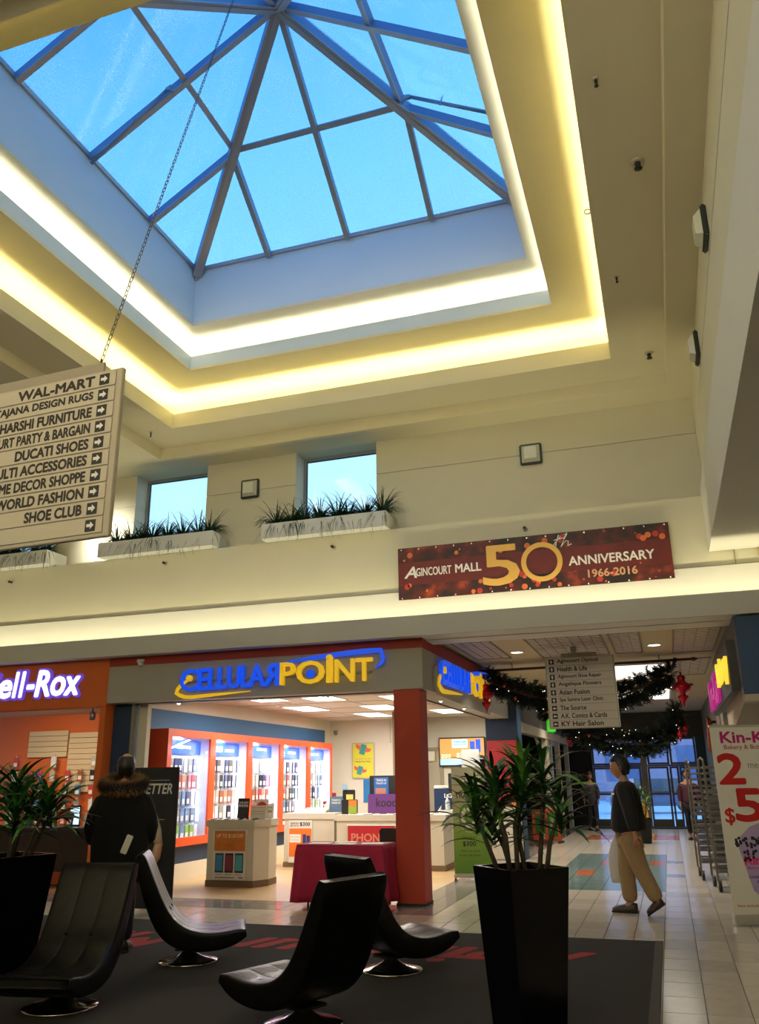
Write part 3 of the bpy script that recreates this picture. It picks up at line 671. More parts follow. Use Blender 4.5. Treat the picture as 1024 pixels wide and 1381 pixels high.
# goods on kiosk one
def slab(name, lab, cat, loc, sx, sy, sz, m, rz=0, rx=0, group=None, scr=None):
    t = MB().bbox(-sx/2, sx/2, -sy/2, sy/2, 0, sz, min(sx, sy, sz)*.2).build(name, m); t.location = loc; t.rotation_euler = (rx, 0, rz); tag(t, lab, cat, group)
    if scr: Box('screen', -sx*.42, sx*.42, -sy*.42, sy*.42, sz+.0003, sz+.001, scr, t)
    return t
SCRD = mat('phone_screen_dark', (.02, .02, .03), .1)
for i in range(7):
    slab('display_phone', 'sample phone lying on the rim of the front kiosk, number %s from the left' % ('one', 'two', 'three', 'four', 'five', 'six', 'seven')[i], 'phone', (-6.72+i*.115, 12.07, .945), .07, .12, .012, (BLACK, WHITE)[i % 2], .1, .12, 'sample phones on the front kiosk', SCRD)
def card(name, lab, loc, w, h, m, rz=0, tilt=-.12, txt=None, tm=None, cat='sign', th=.006):
    t = thing(name, lab, cat, loc, rz)
    a = MB().bbox(-w/2, w/2, -th/2, th/2, 0, h, th*.3).build('card', m, t); a.rotation_euler = (tilt, 0, 0)
    MB().box(-w*.3, w*.3, -.005, .05, 0, .006).build('foot', GLS, t)
    if txt:
        for (s, x, z, ww, hh) in txt: text(s, frame((x, -th/2-.0005, z), (1, 0, 0)), ww, hh, tm, a, .001, .01)
    return t
card('counter_card', 'black card with white text standing on the front kiosk', (-6.38, 12.35, .945), .20, .30, BLACK, 0, -.1, [('THE NEW', -.08, .22, .16, .03), ('PHONE', -.08, .17, .16, .04)], WHITE)
t = card('counter_card', 'clear stand with a round red logo on the front kiosk', (-6.10, 12.42, .945), .22, .28, mat('clear_card', (.70, .66, .62), .2), 0, -.1)
a = t.children[0]; mm = MB().lathe([(.095, 0), (.095, .003), (.07, .003)], 24); o = mm.build('red_logo', mat('logo_red', (.55, .015, .02), .4), a); o.matrix_local = frame((0, -.004, .15), (1, 0, 0))
text('V', frame((-.05, -.008, .10), (1, 0, 0)), .1, .1, mat('logo_red', (.5, 0, 0)), a, .002, .03)
card('counter_card', 'pale information sheet in a clear holder on the front kiosk', (-6.02, 12.14, .945), .26, .20, PAP, 0, -.2, [('compare our monthly plans', -.12, .16, .24, .02), ('talk and text  data  canada', -.12, .11, .22, .014), ('unlimited evenings', -.12, .07, .2, .014)], GRYL)
card('counter_card', 'small portrait card with dark printing at the right end of the front kiosk', (-5.98, 12.45, .945), .15, .22, PAP, .1, -.1, [('SALE', -.05, .15, .1, .03), ('NOW', -.05, .08, .1, .04)], BLACK)
# kiosk two
k2 = kiosk('display_kiosk', 'cream kiosk near the back with an orange and white trade-in poster', [(0, 0), (1.02, 0), (1.05, .8), (0, .8)], .92, (-6.86, 14.9, .003))
p = Box('poster', .12, .58, -.012, .005, .08, .80, mat('poster_white', (.7, .68, .62), .4), k2); Box('orange_field', .13, .57, -.0135, -.0125, .18, .66, ORP, p)
text('$300', frame((.34, -.0138, .695), (1, 0, 0)), .2, .07, BLACK, p, .001, .02); text('TRADE IN &', frame((.145, -.0138, .735), (1, 0, 0)), .17, .03, BLACK, p, .001, .015); text('GET UP TO', frame((.145, -.0138, .69), (1, 0, 0)), .17, .03, BLACK, p, .001, .015)
Box('white_note', .14, .36, -.0145, -.0136, .42, .56, PAP, p); text('when you trade in', frame((.15, -.0148, .50), (1, 0, 0)), .19, .025, GRYL, p, .001); text('your old device', frame((.15, -.0148, .45), (1, 0, 0)), .17, .025, GRYL, p, .001)
for i in range(2): MB().bbox(.40+i*.075, .465+i*.075, -.0165, -.0136, .40, .56-.02*i, .001).build('printed_phone', mat('navy_phone', (.02, .05, .2), .3), p)
slab('leaflet_pile', 'sloping pile of white leaflets on the rear kiosk', 'leaflets', (-6.35, 15.2, .925), .42, .30, .05, PAP, .1, .25)
slab('leaflet_box', 'white box behind the leaflets on the rear kiosk', 'box', (-6.15, 15.45, .925), .2, .15, .16, PAP)
for i in range(3): card('price_tag', 'small maroon price tag on the rear kiosk, %s' % ('left', 'middle, taller', 'right')[i], (-6.30+i*.19, 15.55, .925), .08, (.19, .34, .22)[i], mat('maroon', (.25, .01, .04), .5), 0, 0, [('$0', -.03, .1, .06, .04)], PAP)
card('counter_card', 'blue grey card with white headline standing on the rear kiosk', (-5.98, 15.3, .925), .26, .28, mat('slate_blue', (.08, .14, .22), .5), 0, -.1, [('TRADE IN', -.09, .2, .18, .03), ('TRADE UP', -.09, .15, .18, .03)], PAP)
# service counter
k3 = kiosk('service_counter', 'long cream service counter with a red poster panel and white leaflets', [(0, 0), (2.02, 0), (2.02, .7), (0, .7)], .90, (-5.76, 14.7, .003))
p = Box('poster', .25, 1.12, -.012, .005, .15, .72, mat('red_poster', (.42, .01, .02), .5), k3); text('PHONES', frame((.32, -.013, .46), (1, 0, 0)), .72, .13, mat('pinkish_print', (.6, .22, .16), .5), p, .001, .02); Box('poster_holder', .23, 1.14, -.013, .004, .721, .745, WHITE, p)
for i in range(6):
    slab('display_phone', 'sample phone on the service counter, %s from the left' % ('first', 'second', 'third', 'fourth', 'fifth', 'last')[i], 'phone', (-5.45+i*.28, 14.82, .905), .16, .10, .012, (WHITE, BLACK)[i % 2], .1, .1, 'sample phones on the service counter', (SCRD, PAP)[i % 2])
t = thing('leaflet_rack', 'black leaflet rack with coloured cards at the left end of the counter', 'rack', (-5.60, 15.0, .903))
MB().bbox(-.13, .13, -.05, .12, 0, .25, .01).bbox(-.13, .08, .0, .12, .251, .42, .01).build('holder', BLACK, t)
Box('leaflet', .02, .17, -.09, -.055, .002, .14, mat('leaf_green', (.3, .4, .04), .5), t); Box('leaflet', .02, .17, -.085, -.055, .141, .24, mat('leaf_orange', (.6, .2, .03), .5), t); Box('leaflet', -.03, .10, -.07, -.051, .252, .34, mat('leaf_yellow', (.7, .6, .15), .5), t); Box('leaflet', -.12, -.03, -.04, -.01, .421, .52, mat('leaf_blue', (.25, .4, .55), .5), t)
card('counter_card', 'purple card with large black letters on the service counter', (-4.95, 15.15, .903), .68, .34, mat('purple_card', (.12, .03, .17), .5), 0, -.05, [('koodo', -.18, .12, .5, .15)], BLACK)
card('counter_card', 'clear framed price sheet on the service counter', (-4.42, 14.95, .903), .52, .30, mat('sheet_beige', (.5, .46, .38), .5), 0, -.1, [('price plan and activation', -.2, .22, .4, .03), ('50  100  200  300', -.2, .14, .35, .03), ('no term or two year', -.2, .07, .35, .02)], GRYL)
for (x, l) in ((-5.03, 'facing left with a blue advert'), (-3.75, 'behind the leaves right of the pillar')):
    t = thing('monitor', 'black computer monitor on the counter, %s' % l, 'monitor', (x, 15.3 if x < -4 else 16.2, .903 if x < -4 else 0.93), 0)
    z0_ = .30
    MB().bbox(-.27, .27, -.02, .02, z0_, z0_+.36, .008).build('housing', BLACK, t); MB().box(-.03, .03, -.01, .03, .02, z0_).build('stand', BLACK, t); MB().bbox(-.12, .12, -.08, .08, 0, .02, .005).build('foot', BLACK, t)
    s_ = Box('screen', -.18, .10, -.022, -.0205, z0_+.02, z0_+.33, mat('blue_screen', (.03, .10, .28), .3, emit=.5), t); text('TRADE IN', frame((-.14, -.0225, z0_+.26), (1, 0, 0)), .2, .04, WHITE, s_, .001, .01); text('TRADE UP', frame((-.14, -.0225, z0_+.21), (1, 0, 0)), .2, .03, WHITE, s_, .001, .01)
    Box('pictured_hand', -.15, .05, -.0235, -.0222, z0_+.04, z0_+.14, mat('hand_print', (.5, .2, .15), .5), s_)
k5 = kiosk('side_counter', 'cream counter end seen just right of the red pillar', [(0, 0), (.34, 0), (.40, .55), (0, .55)], .93, (-4.08, 15.75, .003))
t = thing('gel_bottle', 'clear gel bottle on the counter just right of the red pillar', 'bottle', (-3.99, 15.95, .934)); MB().lathe([(.04, 0), (.045, .02), (.045, .16), (.02, .2), (.015, .22)], 14).build('bottle', mat('clear_plastic', (.55, .6, .66), .15), t); MB().lathe([(.014, .221), (.014, .26), (.008, .28)], 8).build('pump', WHITE, t)
# wall things at the back
t = thing('poster_frame', 'yellow framed poster with two winged phones on the shop back wall', 'poster', (-7.05, 19.895, 1.52))
MB().box(-.29, .29, -.03, 0, 0, .84).build('frame', mat('silver_frame', (.5, .48, .42), .4, metal=.5), t); Box('print', -.265, .265, -.034, -.0305, .025, .815, mat('yellow_print', (.72, .68, .05), .5), t)
pr = t.children[1]
def winged(x, z, s, r):
    M = frame((x, -.035, z), (1, 0, 0)) @ Matrix.Rotation(r, 4, 'Z')
    o = MB().box(-.06*s, .06*s, -.1*s, .1*s, 0, .003).build('printed_phone', mat('teal_print', (.05, .32, .32), .5), pr); o.matrix_local = M
    m = MB()
    for sg in (-1, 1): m.add([(sg*.065*s, -.04*s, .0), (sg*.16*s, .0, .0), (sg*.17*s, .07*s, 0), (sg*.10*s, .05*s, 0), (sg*.065*s, .07*s, 0), (sg*.065*s, -.04*s, .003), (sg*.16*s, .0, .003), (sg*.17*s, .07*s, .003), (sg*.10*s, .05*s, .003), (sg*.065*s, .07*s, .003)], [(5, 6, 7, 8, 9), (4, 3, 2, 1, 0), (0, 1, 6, 5), (1, 2, 7, 6)])
    o = m.build('printed_wing', mat('coral_print', (.7, .12, .12), .5), pr); o.matrix_local = M
winged(0, .68, 1.2, -.3); winged(-.08, .19, 1.0, -.3)
text('Surprise is on with', frame((-.20, -.035, .44), (1, 0, 0)), .4, .035, mat('coral_print', (.7, .1, .1)), pr, .001, .02); text('Hassle Free Data.', frame((-.20, -.035, .38), (1, 0, 0)), .4, .035, mat('dark_teal_print', (.02, .12, .14), .5), pr, .001, .02)
t = thing('television', 'wall mounted television showing an orange and blue phone advert', 'television', (-5.12, 19.86, 1.76), 0)
MB().bbox(0, 1.12, -.06, 0, 0, .66, .012).build('housing', BLACK, t); MB().box(.4, .7, 0, .035, .2, .45).build('bracket', DKM, t)
s_ = Box('screen', .03, 1.09, -.063, -.0605, .035, .63, emis('tv_orange', (.60, .27, .07), .9), t)
Box('screen_footer', .031, 1.089, -.065, -.0632, .036, .17, emis('tv_pale_blue', (.30, .55, .95), 1.0), s_); Box('screen_caption', .33, .70, -.065, -.0632, .42, .61, emis('tv_cyan', (.42, .78, .85), 1.0), s_)
for i in range(2): Box('screen_phone', .76+i*.14, .87+i*.14, -.065, -.0632, .27+.04*i, .56+.04*i, emis('tv_blue', (.01, .08, .7), .9), s_)
text('$30', frame((.43, -.065, .19), (1, 0, 0)), .25, .11, emis('tv_white', (.9, .8, .6), 1), s_, .001, .02); text('TRADE IN', frame((.06, -.065, .24), (1, 0, 0)), .22, .04, emis('tv_white', (.9, .8, .6), 1), s_, .001, .02); text('GET UP TO', frame((.06, -.065, .19), (1, 0, 0)), .22, .04, emis('tv_white', (.9, .8, .6), 1), s_, .001, .02)
text('Trade Credit', frame((.36, -.0655, .54), (1, 0, 0)), .31, .04, BLUL, s_, .001, .02); text('when you trade', frame((.36, -.0655, .48), (1, 0, 0)), .31, .03, BLUL, s_, .001, .02)
t = thing('picture_frame', 'small gilt framed certificate left of the television', 'picture', (-5.50, 19.89, 1.86)); MB().box(-.02, .3, -.03, 0, 0, .34).build('frame', mat('gilt', (.5, .40, .15), .4), t); Box('print', .02, .26, -.034, -.031, .04, .30, PAP, t)
t = thing('security_camera', 'small grey camera high in the corner above the cabinets', 'camera', (-7.70, 19.7, 2.62)); MB().lathe([(0, -.08), (.04, -.06), (.05, 0), (.05, .04), (0, .04)], 12).build('dome', mat('grey_plastic', (.2, .2, .2), .5), t); MB().box(-.02, .02, .04, .199, -.01, .03).build('arm', WHITE, t)
t = thing('wall_sensor', 'white door chime hanging from a thin cable on the back wall', 'sensor', (-6.35, 19.895, 2.28)); MB().bbox(-.035, .035, -.03, 0, -.06, .06, .01).build('body', WHITE, t); MB().tube([(0, -.006, .06), (0, -.006, .61)], .004, 5).build('cable', mat('grey_cable', (.3, .3, .3), .5), t)
t = thing('notice_board', 'blue notice board with a white sheet behind the left monitor', 'board', (-7.05, 19.895, .98)); Box('board', 0, .62, -.02, 0, 0, .52, mat('board_blue', (.02, .2, .5), .5), t); Box('sheet', .17, .45, -.024, -.021, .04, .42, PAP, t)
# dark blue advert stand and red/white panel at the right of the shop
t = thing('advert_stand', 'dark blue floor standing advert between the counter and the green banner', 'advert stand', (-4.62, 17.35, .003))
MB().bbox(0, .66, 0, .12, 0, 1.30, .01).build('panel', mat('deep_blue', (.008, .03, .10), .4), t)
for (s, x, z, w, h) in (('Mobilicity', .22, .70, .42, .12), ('LG', .22, 1.12, .16, .08), ('chatr', .10, .18, .25, .09)): text(s if s != 'Mobilicity' else 'MOBILE', frame((x, -.001, z), (1, 0, 0)), w, h, WHITE, t.children[0], .001, .02)
for i in range(3): swoosh(t.children[0], [(.04, .72+.06*i), (.10, .76+.06*i), (.15, .84+.06*i)], [.01, .035, .01], WHITE, frame((0, -.001, 0), (1, 0, 0)), 'stripe', .001)
MB().bbox(0, .66, .001, .119, 1.301, 1.36, .01).build('ledge', WHITE, t)
# navy corner column at the end of the phone shop
Box('wall_pier', -3.45, -2.80, 17.201, 17.7, .003, 3.40, NAVY, kind=S)
t = thing('advert_stand', 'red and white phone advert panel beside the navy column', 'advert stand', (-3.40, 17.0, .003)); MB().bbox(0, .60, 0, .08, 0, .95, .008).build('panel', mat('panel_cream', (.6, .55, .45), .5), t); MB().bbox(0, .60, -.005, .08, .951, 2.2, .008).build('red_panel', mat('panel_red', (.50, .012, .02), .45), t)
Box('stripe', .0, .60, -.009, -.0055, 1.05, 1.06, PAP, t); text('koodo', frame((.26, -.006, .98), (1, 0, 0)), .30, .11, mat('gold_print', (.7, .4, .08), .5), t, .001, .02)
# ------------------------------------------------------------------ inside the orange shop
SLT = mat('slat_cream', (.62, .50, .32), .5)
t = thing('slatwall', 'cream slatwall panel above the shelves at the back of the orange shop', 'slatwall', (-12.0, 13.94, 2.0))
for g, (xa, xb, za, zb_) in enumerate(((-.1, .85, 0, .50),)):
    for k in range(5): MB().box(.02, .94, 0, .05, k*.10, k*.10+.092).build('slat', SLT, t)
t = thing('slatwall', 'wide cream slatwall panel left of the boxed goods in the orange shop', 'slatwall', (-11.05, 13.94, 1.35))
for k in range(11): MB().box(.03, 2.7, 0, .05, k*.10, k*.10+.092).build('slat', SLT, t)
pegs = MB()
RB = [7, 13, 0, 10, 6, 4, 2, 9, 7, 0, 3, 7]
for r in range(5):
    for i in range(13):
        k = RB[(i*5+r*3) % 12]; w = R_.uniform(.09, .14); h = R_.uniform(.15, .22)
        x = -12.15+i*.30+R_.uniform(-.03, .03); z = 2.0-r*.26
        if -12.0 < x < -10.1 and r == 0 and i % 3: continue
        o = bpy.data.objects.new('packaged_accessory', case_me(k, .12, .2)); C.objects.link(o); o.location = (x, 13.86+R_.uniform(-.02, .02), z)
        tag(o, '%s packaged accessory, %s from the left in the %s of the orange shop wall' % (PN[k], ORD[i], RN[r]), 'accessory', 'packaged accessories on the orange shop wall')
        pegs.tube([(x, 13.87, z+.028), (x, 13.999, z+.028)], .004, 5)
tag(pegs.build('peg_hook', HOOK), 'chrome peg hooks on the orange shop wall', 'hooks', kind='stuff')
for i, x in enumerate((-10.15, -9.82)):
    t = thing('boxed_case', 'tall boxed headset on the orange wall, %s of two' % ('left', 'right')[i], 'box', (x, 13.85, 2.02)); MB().bbox(-.13, .13, -.03, .03, 0, .42, .006).build('box', mat('box_tan', (.5, .40, .27), .5), t); Box('label', -.09, .09, -.033, -.031, .14, .30, BLACK, t); MB().box(-.09, .09, -.0335, -.0305, .33, .36).build('print', GRYL, t)
t = thing('shop_counter', 'dark counter of the orange shop with phones and boxes on top', 'counter', (-10.4, 11.6, .003)); MB().bbox(-2.2, 2.2, 0, .6, 0, .80, .01).build('body', mat('dark_wood', (.03, .02, .018), .4), t); MB().bbox(-2.22, 2.22, -.02, .62, .801, .84, .01).build('top', mat('dark_top', (.05, .04, .04), .3), t)
Box('valance', -2.19, 2.19, -.012, -.001, .02, .2, mat('orange_kick', (.35, .06, .015), .5), t)
for i in range(14):
    x = -11.8+i*.26; k = (10, 5, 0, 10, 7, 8, 10, 1, 10, 5, 0, 10, 13, 10)[i]
    o = bpy.data.objects.new('counter_goods', case_me(k, .12, .2)); C.objects.link(o); o.location = (x, 11.75+.1*(i % 3), 1.045); o.rotation_euler = (-.2, 0, R_.uniform(-.4, .4))
    tag(o, '%s phone box standing on the counter of the orange shop, place %s from the left' % (PN[k], ('one', 'two', 'three', 'four', 'five', 'six', 'seven', 'eight', 'nine', 'ten', 'eleven', 'twelve', 'thirteen', 'fourteen')[i]), 'box', 'phone boxes on the orange shop counter')
for i, x in enumerate((-9.6, -9.15)):
    t = thing('display_tablet', 'bright tablet screen standing on the orange shop counter, %s' % ('left', 'right')[i], 'tablet', (x, 11.9, .845)); MB().bbox(-.1, .1, -.01, .01, 0, .32, .004).build('body', BLACK, t); Box('screen', -.085, .085, -.0125, -.0105, .03, .29, emis('tablet_glow', (.55, .75, .9), 1.2), t)
for i, x in enumerate((-9.75, -9.5, -9.1)):
    t = thing('track_spotlight', 'black track spotlight under the orange shop ceiling, %s' % ('left', 'middle', 'right')[i], 'spotlight', (x, 12.9, 2.799)); MB().lathe([(0, -.22), (.05, -.21), (.055, -.1), (.03, -.07), (.012, -.06), (.012, 0), (0, 0)], 12).build('lamp', BLACK, t); MB().box(-.06, .06, -.015, .015, -.008, -.001).build('track', DKM, t)
# black standee with the arm picture
t = thing('advert_stand', 'tall black advert board with white lettering and a picture of an arm', 'advert stand', (-6.36, 9.62, .003), .06)
MB().bbox(-.46, .46, -.015, .015, 0.03, 1.68, .006).build('board', mat('matte_black', (.008, .008, .009), .6), t); MB().box(-.4, -.36, -.15, .15, 0, .03).box(.36, .4, -.15, .15, 0, .03).build('foot', DKM, t)
b_ = t.children[0]
text('BETTER', frame((-.06, -.016, 1.36), (1, 0, 0)), .44, .12, mat('print_silver', (.6, .6, .58), .5), b_, .001, .02, shear=.2)
MB().box(-.08, .34, -.017, -.0155, 1.52, 1.525).box(-.08, .30, -.017, -.0155, 1.05, 1.055).build('rule', mat('print_silver', (.6, .6, .58)), b_)
sl = MB(); sl.tube([(.02, -.02, 1.26), (.12, -.03, 1.14), (.20, -.03, .92), (.25, -.03, .76)], [.03, .06, .07, .05], 10); sl.build('pictured_sleeve', mat('beige_sleeve', (.55, .45, .30), .7), b_)
hm = MB(); hm.tube([(.25, -.03, .78), (.22, -.035, .62), (.14, -.035, .48)], [.05, .06, .035], 10)
for i in range(4): hm.tube([(.22-.02*i, -.04, .66-.05*i), (.15-.02*i, -.055, .65-.05*i), (.09-.01*i, -.05, .60-.05*i), (.08, -.04, .56-.04*i)], [.02, .018, .015, .01], 7)
hm.build('pictured_hand', mat('hand_skin_print', (.55, .30, .16), .6), b_)
# ------------------------------------------------------------------ anniversary banner
def bokeh_mat():
    m = bpy.data.materials.new('banner_print'); m.use_nodes = True; n = m.node_tree; b = n.nodes['Principled BSDF']; b.inputs['Roughness'].default_value = .5
    tc = n.nodes.new('ShaderNodeTexCoord'); nz = n.nodes.new('ShaderNodeTexNoise'); nz.inputs['Scale'].default_value = 3.5; nz.inputs['Detail'].default_value = 6
    cr = n.nodes.new('ShaderNodeValToRGB'); n.links.new(tc.outputs['Object'], nz.inputs['Vector']); n.links.new(nz.outputs['Fac'], cr.inputs[0])
    e = cr.color_ramp.elements; e[0].position = .42; e[0].color = (.012, .003, .002, 1); e[1].position = .78; e[1].color = (.40, .05, .01, 1); c = e.new(.57); c.color = (.085, .006, .004, 1)
    n.links.new(cr.outputs[0], b.inputs['Base Color']); return m
GOLD = mat('gold_print', (.40, .25, .045), .45, metal=.3, noise=.35, nscale=45); PW = mat('banner_white', (.75, .73, .68), .5)
t = thing('anniversary_banner', 'wide dark red anniversary banner hanging on the wall above the corridor mouth', 'banner', (-3.33, 10.945, 3.885))
W_ = 3.675
bn = Box('cloth', 0, W_, -.012, 0, 0, .745, bokeh_mat(), t)
Box('red_band', 0, W_, -.0135, -.0122, .20, .53, mat('banner_band', (.12, .007, .006), .5, noise=.5, nscale=5), bn)
def bt(s, xa, xb, za, zb_, m, sh=0, bold=.004): text(s, frame((xa+3.33, -.014, za-3.885), (1, 0, 0)), xb-xa, zb_-za, m, bn, .002, max(bold, .02), shear=sh)
bt('A', -3.235, -3.06, 4.19, 4.345, PW, .25); bt('GINCOURT', -3.065, -2.56, 4.205, 4.32, PW); bt('MALL', -2.50, -2.14, 4.21, 4.325, PW)
bt('ANNIVERSARY', -.955, .13, 4.165, 4.285, PW); bt('1966-2016', -.72, -.10, 3.985, 4.085, mat('banner_tan', (.62, .30, .16), .5), 0, .025)
text('5', frame((-2.11+3.33, -.016, .10), (1, 0, 0)), .49, .545, GOLD, bn, .012, .012, name='gold_numeral')
mb = MB(); n = 40; V = []
for z in (0, .014):
    for r in (1.0, .76): V += [(.27*r*math.cos(2*PI*i/n)*1.02, .27*r*math.sin(2*PI*i/n), z) for i in range(n)]
F = []
for i in range(n):
    j = (i+1) % n; F += [(2*n+i, 2*n+j, 3*n+j, 3*n+i), (i, j, 2*n+j, 2*n+i), (n+i, 3*n+i, 3*n+j, n+j)]
mb.add(V, F); o = mb.build('gold_numeral', GOLD, bn); o.matrix_local = frame((-1.31+3.33, -.016, .365), (1, 0, 0))
sw = [([(-1.15, 4.44), (-1.11, 4.50), (-1.04, 4.57), (-1.06, 4.60), (-1.10, 4.50), (-1.11, 4.44)], .012), ([(-1.13, 4.53), (-1.05, 4.545), (-.99, 4.55)], .010), ([(-1.04, 4.43), (-1.00, 4.52), (-.95, 4.60), (-.95, 4.62), (-.99, 4.55), (-1.02, 4.45), (-.97, 4.51), (-.94, 4.50), (-.95, 4.44), (-.90, 4.46)], .012)]
for pts, w in sw: swoosh(bn, [(p[0]+3.33, p[1]-3.885) for p in pts], [w]*len(pts), PW, frame((0, -.018, 0), (1, 0, 0)), 'script_stroke', .002)
mb = MB(); R2 = random.Random(3)
for i in range(44):
    x, z, r = R2.uniform(.05, W_-.05), R2.choice([R2.uniform(.03, .18), R2.uniform(.03, .25), R2.uniform(.56, .71)]), R2.choice([.012, .018, .03, .04])
    k = 14; mb.mi = R2.randrange(2); c0 = [(x+r*math.cos(2*PI*j/k), -.0142-.0003*(i % 5), z+r*math.sin(2*PI*j/k)) for j in range(k)]; mb.add(c0, [tuple(range(k))])
o = mb.build('printed_light_spot', [mat('spot_orange', (.62, .13, .03), .5), mat('spot_red', (.42, .03, .02), .5)], bn); o['kind'] = 'stuff'
gm = MB()
for i in range(15):
    for z in (.72, .02): gm.lathe([(.012, 0), (.012, .002), (.005, .002)], 8, frame((.05+i*(W_-.1)/14, -.012, z), (1, 0, 0)))
gm.build('grommet', HOOK, t)
t = thing('wall_box', 'small beige junction box on the wall under the right soffit', 'box', (1.36, 10.999, 4.06)); MB().bbox(0, .13, -.04, 0, 0, .13, .008).build('box', mat('box_beige', (.5, .42, .22), .6), t); MB().lathe([(.03, 0), (.03, .004), (0, .004)], 12, frame((.065, -.041, .065), (1, 0, 0))).build('button', mat('box_dark', (.2, .17, .1), .6), t)
MB().box(1.08, 1.09, 10.985, 10.999, 4.0, 4.2).build('trim_8', mat('wall_joint', (.3, .26, .14), .8), kind=S)
# ------------------------------------------------------------------ hanging direction signs
SB = mat('sign_beige', (.46, .41, .32), .55); SBF = mat('sign_frame', (.33, .29, .22), .5); SL = mat('sign_slat', (.52, .47, .37), .5); SGR = mat('grey_slat', (.62, .61, .56), .5)
def arrow(t, M, s, rot, parent):
    b = MB().box(0, s, 0, s, 0, .003).build('arrow_tile', BLACK, parent); b.matrix_local = M
    h = MB(); P = [(-.34, -.13), (.02, -.13), (.02, -.32), (.36, 0), (.02, .32), (.02, .13), (-.34, .13)]
    c, d = math.cos(rot), math.sin(rot)
    h.prism([(s/2+s*(x*c-y*d), s/2+s*(x*d+y*c)) for x, y in P], .0031, .005); a = h.build('arrow', mat('arrow_white', (.8, .8, .76), .5), parent); a.matrix_local = M
t = thing('hanging_sign', 'large beige hanging store directory on a chain, arrows pointing right', 'sign', (-3.03, 4.0, 2.91), math.radians(-2.2))
Wd = 2.4
MB().bbox(-Wd, 0, 0, .035, 0, 1.125, .004).build('board', SB, t)
MB().bbox(-Wd+.16, -.16, .01, .03, 1.126, 1.20, .004).build('top_rail', SBF, t)
rows = ['WAL-MART', 'TAJANA DESIGN RUGS', 'MAHARSHI FURNITURE', 'AGINCOURT PARTY & BARGAIN', 'DUCATI SHOES', 'MULTI ACCESSORIES', 'HOME DECOR SHOPPE', 'WORLD FASHION', 'SHOE CLUB', '']
wid = [.62, .80, .86, 1.02, .58, .78, .80, .69, .44, 0]
INK = mat('sign_ink', (.015, .012, .012), .5)
for i, r in enumerate(rows):
    z1 = 1.108-i*.1092; z0_ = z1-.100
    sl = MB().bbox(-Wd+.03, -.045, -.008, -.0005, z0_, z1, .002).build('slat', SL, t)
    if r: text(r, frame((-.21-wid[i], -.0085, z0_+.018), (1, 0, 0)), wid[i], .066, INK, sl, .001, .04)
    arrow(t, frame((-.168, -.0085, z0_+.013), (1, 0, 0)), .074, 0, sl)
# chain
ch = thing('sign_chain', 'thin steel chain running from the skylight down to the beige directory', 'chain', (0, 0, 0))
pa = Vector((-3.22, 4.025, 4.125)); rb = Vector((-3.405, 4.15, 8.68)).lerp(Vector((-3.405, 6.76, 10.33)), .66); rb.z -= .13
lk = MB(); k = 12; P = []
for i in range(k+1): a = 2*PI*i/k; P.append((.011*math.cos(a), 0, .021*math.sin(a)+(.009 if math.sin(a) > 0 else -.009)))
lk.tube(P, .0032, 5, cap=False); lme = meshof(lk, 'link', mat('chain_steel', (.16, .16, .15), .4, metal=.8))
d = rb-pa; N = int(d.length/.050); big = MB()
q = d.to_track_quat('Z', 'Y').to_matrix().to_4x4()
for i in range(N):
    M = Matrix.Translation(pa+d*(i+.5)/N) @ q @ Matrix.Rotation(PI/2*(i % 2), 4, 'Z')
    if i < 100: put('link', lme, ch, M)
    else: big.add([v.co[:] for v in lme.vertices], [tuple(p.vertices) for p in lme.polygons], M)
big.build('link', MATS['chain_steel'], ch, kind='stuff')
MB().tube([pa-Vector((0, 0, .04)), pa+Vector((0, 0, .01))], .008, 6).build('hook', DKM, ch)
Box('bracket', rb.x-.03, rb.x+.03, rb.y-.03, rb.y+.03, rb.z-.02, rb.z+.12, DKM, ch)
ch2 = MB().tube([(-5.2, 4.15, 4.11), (-5.3, 4.3, 7.272)], .007, 6).build('sign_chain', MATS['chain_steel']); tag(ch2, 'far chain of the beige directory, outside the left edge', 'chain')
# small grey directory in the corridor
t = thing('hanging_sign', 'grey hanging directory of nine shops in front of the garland', 'sign', (-1.63, 13.0, 2.185))
MB().bbox(0, 1.03, 0, .09, 0, 1.055, .006).build('board', mat('grey_board', (.40, .39, .35), .5), t); MB().box(.25, .78, .03, .06, 1.056, 1.12).build('top_rail', SBF, t)
MB().bbox(.40, .48, .01, .08, 1.121, 1.224, .004).build('ceiling_post', mat('post_green_grey', (.30, .34, .28), .5), t)
names = [('Agincourt Optical', .61, 'u'), ('Health & Life', .44, 'u'), ('Agincourt Shoe Repair', .64, 'u'), ('Angelique Flowers', .63, 'u'), ('Asian Fusion', .45, 'u'), ('Spa Samira Laser Clinic', .64, 'u'), ('The Source', .38, 'l'), ('A.K. Comics & Cards', .67, 'l'), ('KY Hair Salon', .61, 'l')]
for i, (r, w, dr) in enumerate(names):
    z1 = 1.045-i*.1158; z0_ = z1-.108
    sl = MB().bbox(.02, 1.01, -.007, -.0005, z0_, z1, .002).build('slat', SGR, t)
    text(r, frame((.185, -.0075, z0_+.022), (1, 0, 0)), w, .07, INK, sl, .001, .022)
    arrow(t, frame((.06, -.0075, z0_+.016), (1, 0, 0)), .076, PI/2 if dr == 'u' else PI, sl)
